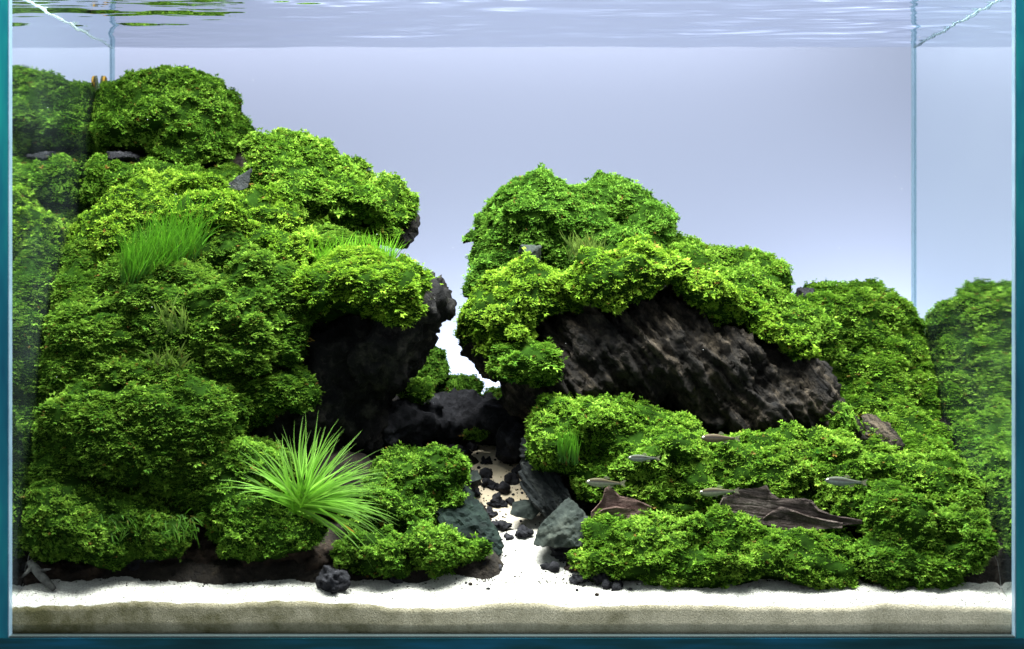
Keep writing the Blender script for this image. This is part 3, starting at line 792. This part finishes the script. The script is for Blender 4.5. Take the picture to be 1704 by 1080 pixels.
cushion('moss shelf left of the swimming fish above the path', [E(1000, 725, 10.4, 108, 58, 3.2), E(925, 735, 10, 46, 68, 2.8), E(1110, 765, 9.2, 100, 62, 3.1), E(1080, 800, 8.6, 100, 50, 2.4), E(1000, 800, 9, 60, 45, 2.2), E(1130, 835, 7.8, 90, 40, 2.0)], 'bright', seed=120)
cushion('moss shelf on the right below the striated rock', [E(1265, 785, 9, 108, 66, 3.2), E(1420, 795, 9.4, 130, 54, 3.3), E(1550, 805, 10, 70, 50, 3.2), E(1330, 772, 10, 84, 56, 3), E(1240, 825, 8.4, 90, 45, 2.3), E(1440, 835, 7.8, 110, 42, 2.4), E(1590, 840, 8, 60, 50, 2.6)], 'bright', kinds=('rosette', 'frond'), seed=121)
cushion('wide front moss bed on the right beside the sand', [E(1045, 898, 4.9, 85, 58, 2.4), E(1130, 908, 4.9, 80, 54, 2.4), E(1210, 900, 4.6, 80, 54, 2.5), E(1325, 918, 4.7, 100, 48, 2.4), E(1265, 930, 3.4, 75, 40, 1.9), E(1090, 932, 3.3, 80, 40, 1.9), E(1180, 946, 2.7, 90, 30, 1.5), E(1345, 946, 3.0, 80, 28, 1.6), E(1010, 935, 3.4, 60, 34, 1.6)], 'bright', kinds=('rosette', 'frond'), seed=122)
cushion('tall front moss clump in the lower right corner', [E(1540, 900, 4.2, 90, 74, 2.5), E(1465, 935, 3.2, 58, 40, 1.8), E(1600, 890, 4.8, 44, 72, 2.2), E(1480, 860, 5.5, 60, 50, 2.4), E(1560, 945, 2.8, 75, 34, 1.6)], 'mid', kinds=('frond',), seed=123)
cushion('single moss bush at the right foot of the striated rock', [E(1390, 697, 12.6, 36, 30, 1.9)], 'mid', kinds=('rosette',), seed=124, lump=.2)
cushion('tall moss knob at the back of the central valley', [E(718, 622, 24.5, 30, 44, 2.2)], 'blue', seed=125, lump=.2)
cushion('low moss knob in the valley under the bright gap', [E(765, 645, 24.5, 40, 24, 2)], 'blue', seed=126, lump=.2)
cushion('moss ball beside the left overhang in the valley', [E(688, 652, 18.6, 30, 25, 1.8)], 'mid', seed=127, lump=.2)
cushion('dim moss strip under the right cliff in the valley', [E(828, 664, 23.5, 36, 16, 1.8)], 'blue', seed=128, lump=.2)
cushion('scrap of moss among the black valley rubble', [E(792, 722, 18, 18, 8, .9)], 'deep', seed=129, lump=.1)
build_cushions()
print('shoots', TOTAL[0])

# ------------------------------------------------------------------ grass tufts and the spiky plant
def blade_mesh(base, d0, length, width, droop, side, nseg=6, bend=0.0):
    """a tapering strip bent under its own weight, slightly folded along the midrib"""
    pts, p, d = [], np.array(base, float), unit(np.array(d0, float))
    st = length/nseg
    for i in range(nseg+1):
        pts.append(p.copy()); p = p+d*st
        d = unit(d+np.array([0, 0, -droop/nseg])*(0.4+i/nseg)+np.cross(d, side)*bend*(i/nseg)/nseg*2)
    V, F = [], []
    for i, c in enumerate(pts):
        t_ = i/nseg; w = width*(1-t_**2.2)*(0.75+0.5*min(t_*4, 1)*(1-t_)) + width*0.04
        tg = unit((pts[min(i+1, nseg)]-pts[max(i-1, 0)]))
        sd = unit(np.cross(tg, side)); nn = np.cross(sd, tg)
        V += [c-sd*w/2, c+nn*w*0.18, c+sd*w/2]
    for i in range(nseg):
        a = i*3
        F += [(a, a+1, a+4, a+3), (a+1, a+2, a+5, a+4)]
    return np.array(V), np.array(F)

def tuft(name, label, cat, n, basefn, dirfn, lenfn, width, cols, seed, droop=(.2, .9), kindname='blades', group=None):
    r = np.random.default_rng(seed); V, F, C, off = [], [], [], 0
    for i in range(n):
        b = basefn(r); d = dirfn(r, b); l = lenfn(r)
        v, f = blade_mesh(b, d, l, width*r.uniform(.7, 1.3), r.uniform(*droop), unit(np.array([r.normal(0, .5), -1, r.normal(0, .3)])), 5, r.normal(0, .6))
        t_ = np.repeat(np.linspace(0, 1, 6), 3)[:, None]
        c0, c1 = np.array(cols[0]), np.array(cols[1])
        if r.random() < .12: c0 = np.array(cols[2])
        V.append(v); F.append(f+off); off += len(v)
        C.append((c0+(c1-c0)*np.clip(t_*1.4, 0, 1))*r.uniform(.7, 1.25))
    V = np.concatenate(V); b = base_of(V)
    V[:, 0] = np.clip(V[:, 0], XL+.05, XR-.05)
    root = obj(name, None, label=label, cat=cat, group=group, loc=b)
    obj(kindname, mesh_np(kindname, V-b, np.concatenate(F), True, attr=np.concatenate(C), mats=[M_blade]), root, kind='stuff')

def tuftbase(r):
    k = r.random(); px = 208+118*k+r.normal(0, 6); py = 478-46*k-r.random()**1.5*60*(.5+.5*k)
    return W(px, py, np.interp(py, [380, 482], [11.5, 7.0])+r.uniform(-.3, .3))
GR = ((0.012, 0.045, 0.005), (0.07, 0.22, 0.010), (0.09, 0.045, 0.012))
GB = ((0.04, 0.12, 0.010), (0.17, 0.42, 0.02), (0.12, 0.06, 0.015))
OL = ((0.03, 0.06, 0.010), (0.12, 0.19, 0.03), (0.10, 0.06, 0.02))
tuft('grass_tuft', 'tall hair fine grass tuft on the yellow green moss mound', 'grass tuft', 1000,
     lambda r: tuftbase(r), lambda r, b: (r.normal(.22, .3), r.normal(-.2, .3), 1),
     lambda r: r.uniform(.9, 3.7), .06, GR, 301, droop=(-.3, 1.3), group='grass tufts')
tuft('grass_tuft', 'wide upright grass tuft behind the left moss cap by the gap', 'grass tuft', 560,
     lambda r: W(r.uniform(508, 655), r.uniform(430, 458), r.uniform(10.5, 13.5)), lambda r, b: (r.normal(.15, .25), r.normal(-.1, .2), 1),
     lambda r: r.uniform(.7, 2.3), .06, GB, 302, droop=(-.2, 1.2), group='grass tufts')
tuft('grass_tuft', 'short reedy grass tuft on the moss shelf above the path', 'grass tuft', 70,
     lambda r: W(r.uniform(928, 965), r.uniform(755, 775), r.uniform(6.4, 7.2)), lambda r, b: (r.normal(0, .2), r.normal(-.1, .2), 1),
     lambda r: r.uniform(.9, 2.3), .10, GR, 303, group='grass tufts')
tuft('grass_tuft', 'pale wispy grass tuft below the crown of the right mountain', 'grass tuft', 120,
     lambda r: W(r.uniform(945, 1005), r.uniform(410, 436), r.uniform(13.5, 15)), lambda r, b: (r.normal(-.1, .4), r.normal(-.2, .2), 1),
     lambda r: r.uniform(.7, 1.6), .08, OL, 304, group='grass tufts')
tuft('fern_sprig', 'sparse olive fern sprig on the middle left moss mound', 'fern', 46,
     lambda r: W(r.uniform(262, 310), r.uniform(515, 560), r.uniform(4.8, 5.4)), lambda r, b: (r.normal(-.2, .5), r.normal(-.3, .2), .9),
     lambda r: r.uniform(.6, 1.5), .10, OL, 305, group='fern sprigs')
tuft('fern_sprig', 'sparse olive fern sprig low on the middle left mound', 'fern', 40,
     lambda r: W(r.uniform(250, 310), r.uniform(590, 620), r.uniform(4.6, 5.2)), lambda r, b: (r.normal(0, .5), r.normal(-.3, .2), .9),
     lambda r: r.uniform(.6, 1.4), .10, OL, 306, group='fern sprigs')
tuft('trailing_moss', 'straggly moss strands trailing over the dark front left bank', 'moss', 170,
     lambda r: W(r.uniform(160, 330), r.uniform(855, 890), r.uniform(1.6, 2.4)), lambda r, b: (r.normal(.5, .5), r.normal(-.4, .2), r.normal(-.5, .4)),
     lambda r: r.uniform(.3, 1.0), .07, ((0.02, 0.06, 0.005), (0.06, 0.16, 0.010), (0.08, 0.06, 0.015)), 307, droop=(.3, 1.2), kindname='strands')

plant = obj('spiky_plant', None, label='bright green spiky rosette plant with long thin arching leaves', cat='plant', loc=W(494, 842, 2.6))
pb = W(494, 842, 2.6)
r = np.random.default_rng(77)
for i in range(175):
    th = math.radians(r.uniform(-72, 100) if i % 4 else r.uniform(55, 125))
    toward = r.uniform(-.75, .35)
    d = unit(np.array([math.sin(th), toward*abs(math.cos(th*.6)), math.cos(th)*1.0+0.12]))
    L = r.uniform(4.3, 6.3)*(1.0 if th > 0 else 0.88)*(1.0-0.1*abs(toward))
    base = pb + np.array([r.normal(.15, .28), r.normal(0, .25), r.normal(0.1, .18)])
    v, f = blade_mesh(base, d, L, r.uniform(.075, .16), r.uniform(.1, .5)+.45*abs(th)*r.random(), unit(np.array([r.normal(0, .5), -1, r.normal(0, .4)])), 8, r.normal(0, .28))
    v[:, 1] = np.maximum(v[:, 1], 0.1)
    t_ = np.repeat(np.linspace(0, 1, 9), 3)[:, None]
    young = np.array([0.19, 0.46, 0.02]); c = young*(1-t_)*1.0+np.array([0.24, 0.47, 0.09])*t_
    if r.random() < .2: c = c*np.array([.8, .75, 1.0])
    if i == 40: c = np.tile([0.55, 0.22, 0.02], (len(v), 1))
    obj('leaf', mesh_np('leaf', v-pb, f, True, attr=c*r.uniform(.75, 1.15), mats=[M_blade]), plant)

# ------------------------------------------------------------------ wood
def slab(stations, Y0, depth, lean, seed, hollow=.10, per=10):
    """a broken plank of wood lofted through (x, top, bottom) stations: thin pale rim, hollowed front face, sloping back"""
    st = np.array(stations, float); n = (len(st)-1)*5+1
    tt_ = np.linspace(0, len(st)-1, n); I = np.arange(len(st))
    px = np.interp(tt_, I, st[:, 0]); top = np.interp(tt_, I, st[:, 1]); bot = np.interp(tt_, I, st[:, 2])
    prof_ = [(0.0, 0.0), (.25, .10), (.5, .16), (.8, .08), (.93, -.03), (1.0, .06), (.97, .25), (.85, .6), (.5, .95), (0.0, 1.0)]
    V, F = [], []; m = len(prof_)
    for i in range(n):
        Y = Y0+lean*i/n
        zt, zb = wz(top[i], Y), wz(bot[i], Y); x = wx(px[i], Y); H = zt-zb
        for j, (hz, dy) in enumerate(prof_):
            groove = .05*float(vnoise(np.array([[i*.12, j*1.3, seed]]), seed)[0]) + .03*float(vnoise(np.array([[i*.5, j*2.1, seed]]), seed+1)[0])
            dd = dy*depth if dy > .2 else dy*hollow*4*min(H, 1.0)
            V.append((x+groove*.6, Y+dd+groove, zb+hz*H+groove*.35))
    for i in range(n-1):
        for j in range(m-1): F.append([i*m+j, (i+1)*m+j, (i+1)*m+j+1, i*m+j+1])
        F.append([i*m+m-1, (i+1)*m+m-1, (i+1)*m, i*m])
    F.append(list(range(m))); F.append([(n-1)*m+j for j in range(m)][::-1])
    return np.array(V), F
def wood(name, label, pieces, mat):
    b_ = None; root = None
    for nm, args in pieces:
        v, f = slab(*args)
        if root is None:
            b_ = base_of(v); root = obj(name, None, label=label, cat='driftwood', loc=b_)
        me = mesh_np(nm, v-b_, f, True, mats=[mat])
        try: me.set_sharp_from_angle(angle=math.radians(40))
        except Exception: pass
        obj(nm, me, root)
wood('driftwood', 'weathered grey brown driftwood lying in the right moss', [
    ('ridge', ([(1195, 846, 852), (1203, 828, 860), (1218, 823, 866), (1232, 814, 870), (1262, 812, 872), (1276, 806, 872), (1283, 820, 872), (1297, 830, 874), (1338, 829, 876), (1351, 833, 878), (1362, 847, 878), (1386, 857, 876), (1408, 861, 874), (1434, 866, 872)], 4.7, 1.0, -.5, 5)),
    ('splinter', ([(1270, 862, 872), (1284, 851, 876), (1300, 843, 880), (1322, 849, 882), (1350, 859, 882), (1378, 866, 880), (1402, 870, 878)], 4.35, .7, -.3, 9))], M_wood)
wood('pink_wood', 'pinkish piece of wood below the leftmost fish', [
    ('ridge', ([(984, 852, 862), (993, 842, 866), (1002, 830, 868), (1007, 812, 868), (1014, 808, 868), (1022, 815, 868), (1032, 826, 868), (1050, 829, 868), (1066, 834, 866), (1084, 843, 858)], 4.9, .9, -.3, 13)),
    ('splinter', ([(990, 856, 868), (1004, 846, 872), (1026, 842, 874), (1048, 846, 872), (1072, 852, 868)], 4.5, .6, -.2, 17))], M_pink)

def tube(pts, rad, n=9, seed=0):
    pts = np.array(pts, float); V, F = [], []
    for i, p in enumerate(pts):
        tg = unit(pts[min(i+1, len(pts)-1)]-pts[max(i-1, 0)])
        a = unit(np.cross(tg, [0.3, 1, 0.2])); b = np.cross(tg, a)
        for j in range(n):
            an = 2*math.pi*j/n
            rr = rad[i]*(1+.22*float(vnoise(np.array([[an*1.2, i*.7, seed]]), 3)[0]))
            V.append(p+(a*math.cos(an)+b*math.sin(an))*rr)
    for i in range(len(pts)-1):
        for j in range(n): F.append([i*n+j, i*n+(j+1) % n, (i+1)*n+(j+1) % n, (i+1)*n+j])
    F.append(list(range(n))[::-1]); F.append([(len(pts)-1)*n+j for j in range(n)])
    return np.array(V), F
tw = obj('twig', None, label='broken grey twig leaning on the sand in the lower left corner', cat='twig', loc=W(85, 978, 1.4))
tb = W(85, 978, 1.4)
for nm, pts, rad in (('stem', [(48, 934, 2.0), (58, 945, 1.9), (68, 957, 1.7), (78, 968, 1.6), (90, 981, 1.4)], [.18, .30, .30, .26, .16]),
                     ('branch', [(55, 942, 1.9), (45, 952, 1.6), (36, 961, 1.5)], [.16, .11, .05]),
                     ('branch', [(66, 950, 1.8), (76, 948, 1.5), (84, 947, 1.3)], [.12, .08, .04])):
    v, f = tube([W(*p) for p in pts], rad, 9, len(pts))
    obj(nm, mesh_np(nm, v-tb, f, True, mats=[M_twig]), tw)

# ------------------------------------------------------------------ pebbles on the sand and path
def ground_Y(px, py):
    ys = np.linspace(.3, 26, 800); z = wz(py, ys); g = ground(wx(px, ys), ys)
    k = np.argmax(g >= z); return float(ys[k])
PEB = [
    (552, 984, 30, 23, 'rough black lava pebble at the front beside the left moss clump'),
    (820, 951, 17, 11, 'black lava pebble alone on the sand at the left of the path mouth'),
    (866, 896, 21, 15, 'knobbly black pebble in the middle of the path'),
    (844, 896, 11, 8, 'small black pebble touching the knobbly one in the path'),
    (934, 934, 19, 20, 'upright black lava pebble right of the path mouth'),
    (917, 949, 13, 11, 'small black pebble at the edge of the path mouth'),
    (957, 951, 24, 17, 'brownish lava pebble in front of the right moss bed'),
    (994, 971, 26, 17, 'wide black lava pebble under the right moss bed'),
    (960, 970, 15, 8, 'flat dark pebble half buried before the right moss bed'),
    (832, 880, 24, 11, 'long dark pebble against the algae covered stone'),
    (809, 812, 15, 10, 'dark pebble on the upper path left of a moss scrap'),
    (831, 818, 14, 9, 'rounded dark pebble near the centre of the upper path'),
    (826, 843, 20, 10, 'greenish dark pebble across the middle of the path'),
    (806, 772, 16, 7, 'black pebble lying across the top bend of the path'),
    (764, 768, 22, 17, 'black boulder beside the top of the sand path'),
    (815, 860, 14, 7, 'thin dark pebble low on the path'),
    (848, 806, 12, 9, 'dark pebble at the foot of the striped stone'),
    (790, 826, 12, 9, 'dark pebble against the smooth grey path stone'),
    (846, 838, 10, 7, 'small dark pebble beside the layered slate'),
    (782, 750, 13, 9, 'black pebble at the left of the topmost sand patch'),
    (846, 772, 14, 11, 'black pebble at the right of the topmost sand patch'),
    (862, 790, 14, 10, 'black pebble below the striped stone'),
    (812, 795, 9, 6, 'small dark pebble in the middle of the beige sand'),
    (700, 960, 16, 9, 'dark flat pebble under the flat left moss clump'),
    (660, 972, 14, 8, 'dark pebble under the small front left moss clump'),
    (1020, 978, 15, 9, 'small black pebble poking from under the right moss bed')]
for i, (px, py, rx, rz, lab) in enumerate(PEB):
    Y = ground_Y(px, py); c = cmpx(Y); rx, rz = rx*.9, rz*.9
    rock('lava_pebble', lab, [E(px, py-rz*.75, Y+.2, rx*.85, rz*.95, rx*c*.8), E(px+rx*.35, py-rz*.5, Y, rx*.55, rz*.6, rx*c*.5)], M_black if i != 6 else M_brown,
         max(.085, rx*c*.075), .2, .25, 1.6, 60+i, rough=.45, pits=.4, cat='pebble', cull=False, group='black lava pebbles on the sand')
r = np.random.default_rng(5)
grit_v, grit_q = None, None
for i in range(46):
    if i < 26: px, py = r.uniform(785, 900), r.uniform(745, 890)
    else: px, py = r.uniform(600, 1100), r.uniform(930, 992)
    Y = ground_Y(px, py); X = wx(px, Y)
    if abs(X-np.interp(Y, PY, PC)) > np.interp(Y, PY, PW)+(3 if Y < 3 else 0): continue
    rr = r.uniform(.06, .16)
    u_ = np.linspace(0, math.pi, 5)[1:-1]; V = [(0, 0, rr*.8)]
    for a in u_:
        for j in range(6): V.append((rr*math.sin(a)*math.cos(j*1.047)*r.uniform(.7, 1.2), rr*math.sin(a)*math.sin(j*1.047)*r.uniform(.7, 1.2), rr*.8*math.cos(a)))
    V.append((0, 0, -rr*.8)); F = []
    for j in range(6):
        k = (j+1) % 6
        F.append([0, 1+j, 1+k]); F.append([1+j, 7+j, 7+k, 1+k]); F.append([7+j, 13+j, 13+k, 7+k]); F.append([19, 13+k, 13+j])
    zg = float(ground(np.array([X]), np.array([Y]))[0])
    obj('grit_grain', mesh_np('grit_grain', np.array(V), F, True, mats=[M_black if r.random() < .75 else M_brown]), label='tiny dark grit grain scattered on the pale sand',
        cat='grit', group='dark grit grains on the sand', loc=(X, Y, zg+rr*.3))

# ------------------------------------------------------------------ fish
t = NT('fish_skin')
a = t.n('Attribute'); a.attribute_name = 'tint'
d = t.n('BsdfPrincipled', Base_Color=a.outputs['Color'], Roughness=0.55, Metallic=0.0)
d.inputs['Specular IOR Level'].default_value = 0.15
M_fish = t.surf(d.outputs[0])
t = NT('fish_fin')
d = t.n('BsdfPrincipled', Base_Color=(0.20, 0.19, 0.13, 1), Roughness=0.4)
tr = t.n('BsdfTransparent')
M_fin = t.surf(t.n('MixShader', i0=.45, i1=tr.outputs[0], i2=d.outputs[0]).outputs[0])
M_eye = mat_plain('fish_eye', (0.01, 0.01, 0.012), 0.1)
M_eyering = mat_plain('fish_eye_ring', (0.55, 0.55, 0.5), 0.3, 0.4)
def fish(px, py, Y, lpx, tilt, label, tone, flip=1, yaw=0.0):
    L = lpx*cmpx(Y); n = 22; m = 14
    root = obj('small_fish', None, label=label, cat='fish', group='small slender fish over the right moss', loc=W(px, py, Y))
    root.rotation_euler = (0, math.radians(tilt), math.radians(yaw))
    V, C = [], []
    xs = -.5+.86*np.linspace(0, 1, n)**1.15
    def prof(u): return float(np.interp(u, [0, .04, .12, .25, .4, .55, .72, .88, 1], [.012, .032, .062, .092, .105, .098, .062, .034, .030]))
    for i, x in enumerate(xs):
        u = i/(n-1); h = prof(u)*L; w = h*.5
        for j in range(m):
            a_ = 2*math.pi*j/m; zz = math.cos(a_)
            V.append((x*L, math.sin(a_)*w, zz*h*(1.0 if zz > 0 else 1.12)))
            back, belly, line = np.array(tone[0]), np.array(tone[1]), np.array([.02, .017, .02])
            c = back if zz > .3 else (line if -.02 < zz and .14 < u else (belly if zz < -.1 else (back+belly)/2))
            C.append(c*(1+.15*math.sin(i*2.1+j*1.7)))
    F = [[i*m+j, i*m+(j+1) % m, (i+1)*m+(j+1) % m, (i+1)*m+j] for i in range(n-1) for j in range(m)]
    F += [list(range(m))[::-1], [(n-1)*m+j for j in range(m)]]
    obj('body', mesh_np('body', np.array(V), F, True, attr=np.clip(np.array(C), 0, 1), mats=[M_fish]), root)
    def fin(nm, poly, th=.012):
        P = [(x*L, -th*L*.5, z*L) for x, z in poly]+[(x*L, th*L*.5, z*L) for x, z in poly]; k = len(poly)
        Fq = [list(range(k)), list(range(k, 2*k))[::-1]]+[[i, i+k, (i+1) % k+k, (i+1) % k] for i in range(k)]
        obj(nm, mesh_np(nm, np.array(P), Fq, False, mats=[M_fin]), root)
    fin('tail_fin', [(.34, .018), (.43, .06), (.5, .085), (.47, .02), (.455, 0), (.47, -.02), (.5, -.085), (.43, -.06), (.34, -.018)])
    fin('dorsal_fin', [(-.06, .098), (-.02, .165), (.05, .15), (.10, .09)])
    fin('anal_fin', [(.06, -.09), (.10, -.145), (.17, -.11), (.22, -.055)])
    fin('pelvic_fin', [(-.12, -.11), (-.07, -.15), (-.04, -.11)])
    for sy in (-1, 1):
        V, F = [], []
        for (rr, nm, mt, oy) in ((.030, 'eye', M_eyering, 0),):
            k = 10; V = [(-.435*L+math.cos(q_)*rr*L, sy*(.032)*L, .012*L+math.sin(q_)*rr*L) for q_ in np.linspace(0, 2*math.pi, k, endpoint=False)]
            V += [(-.435*L+math.cos(q_)*rr*.6*L, sy*(.044)*L, .012*L+math.sin(q_)*rr*.6*L) for q_ in np.linspace(0, 2*math.pi, k, endpoint=False)]
            F = [[i, (i+1) % k, (i+1) % k+k, i+k] for i in range(k)]+[[i+k for i in range(k)]]
            mi = [0]*k+[1]
            obj('eye', mesh_np('eye', np.array(V), F, False, mats=[M_eyering, M_eye], mat_index=mi), root)
BR = ((0.034, 0.028, 0.010), (0.17, 0.18, 0.13)); SV = ((0.036, 0.043, 0.030), (0.15, 0.175, 0.16)); PK = ((0.045, 0.031, 0.015), (0.10, 0.08, 0.05))
fish(1008, 803, 4.6, 68, 4, 'brown and silver fish just above the pinkish wood', BR, yaw=10)
fish(1072, 762, 5.6, 54, 1, 'thin grey fish over the middle of the moss shelf', SV)
fish(1199, 729, 6.5, 66, 1, 'reddish brown fish against the foot of the striated rock', PK)
fish(1197, 818, 4.4, 68, -4, 'olive backed fish touching the left end of the driftwood', BR, yaw=-14)
fish(1408, 801, 4.8, 70, 3, 'pale silver fish above the right end of the driftwood', SV, yaw=-8)

# ------------------------------------------------------------------ snail on the left glass
sn = obj('snail', None, label='small orange and brown snail on the left glass above the moss', cat='snail', loc=(XL+.12, 25.2, wz(140, 25.2)))
V, F, C = [], [], []
n, m = 46, 12
for i in range(n):
    u = i/(n-1); an = u*2*math.pi*2.4; R_ = .36*math.exp(-1.5*u); tr_ = .24*math.exp(-1.5*u)
    cx_, cz_ = math.cos(an)*R_, math.sin(an)*R_
    for j in range(m):
        b_ = 2*math.pi*j/m
        V.append((.24+.12*u+math.sin(b_)*tr_*.8, (R_+math.cos(b_)*tr_)*math.cos(an), (R_+math.cos(b_)*tr_)*math.sin(an)+.1))
        C.append(np.array([0.36, 0.20, 0.025]) if (j//2+i//5) % 2 else np.array([0.04, 0.03, 0.01]))
F = [[i*m+j, i*m+(j+1) % m, (i+1)*m+(j+1) % m, (i+1)*m+j] for i in range(n-1) for j in range(m)]
obj('shell', mesh_np('shell', np.array(V), F, True, attr=np.array(C), mats=[M_fish]), sn)
v, f = tube([(.08, 0, -.75), (.1, 0, -.5), (.12, 0, -.1), (.1, 0, .35), (.1, 0, .62)], [.05, .14, .2, .17, .06], 9, 3)
obj('foot', mesh_np('foot', v, f, True, mats=[mat_plain('snail_foot', (0.05, 0.055, 0.03), 0.4)]), sn)

# ------------------------------------------------------------------ loose grains and crumbs
def grains(name, label, n, pick, size, mat, seed):
    r = np.random.default_rng(seed); base = np.array([(0, 0, 1.0), (.94, 0, -.33), (-.47, .82, -.33), (-.47, -.82, -.33)])
    xy = np.array([pick(r) for _ in range(n)]); x, y = xy[:, 0], xy[:, 1]
    z = sandz(x, y)
    if 'crumb' in name: z = np.maximum(z, soilz(x, y))
    A = unit(r.normal(0, 1, (n, 3))); B = unit(np.cross(A, r.normal(0, 1, (n, 3)))); Cc = np.cross(A, B)
    T = base[None]*r.uniform(.6, 1.4, (n, 4, 1))*size*r.uniform(.5, 1.5, (n, 1, 1))
    V = T[..., :1]*A[:, None]+T[..., 1:2]*B[:, None]+T[..., 2:]*Cc[:, None]+np.stack([x, y, z+size*.2], -1)[:, None]
    V = V.reshape(-1, 3); k = np.arange(n)[:, None]*4
    F = (k[:, :, None]+np.array([[0, 1, 2], [0, 2, 3], [0, 3, 1], [1, 3, 2]])[None]).reshape(-1, 3)
    b_ = base_of(V)
    o = obj(name, mesh_np(name, V-b_, F, False, mats=[mat]), label=label, kind='stuff', loc=b_)
grains('sand_grains', 'loose pale sand grains strewn over the front of the sand bed', 5000, lambda r: (r.uniform(-29.8, 29.8), .15+3.6*r.random()**1.3), .05, M_sand, 401)
def crumbpick(r):
    y = r.uniform(2.2, 21)
    side_ = r.choice([-1, 1])
    if r.random() < .55: return float(np.interp(y, PY, PC)+side_*(np.interp(y, PY, PW)+r.normal(0, .5))), y
    return r.uniform(-29, 29), max(.4, r.normal(2.9, .55))
grains('soil_crumbs', 'dark soil crumbs along the edges of the white sand', 900, crumbpick, .075, M_soil, 402)

# fine specks drifting in the water
r = np.random.default_rng(12); n = 70
c = np.stack([r.uniform(-29, 29, n), r.uniform(2, 29, n), r.uniform(12, 38, n)], -1)
inside = np.zeros(n, bool)
for es, k in BODIES: inside |= sdf(c, es, k) < .6
c = c[~inside]; n = len(c)
T = np.array([(0, 0, 1.0), (.94, 0, -.33), (-.47, .82, -.33), (-.47, -.82, -.33)])
V = (T[None]*r.uniform(.012, .035, (n, 4, 1))+c[:, None]).reshape(-1, 3); k = np.arange(n)[:, None]*4
F = (k[:, :, None]+np.array([[0, 1, 2], [0, 2, 3], [0, 3, 1], [1, 3, 2]])[None]).reshape(-1, 3)
b_ = base_of(V)
obj('suspended_specks', mesh_np('suspended_specks', V-b_, F, False, mats=[mat_plain('pale_speck', (0.7, 0.72, 0.75), .6)]), label='tiny pale specks drifting in the open water', kind='stuff', loc=b_)
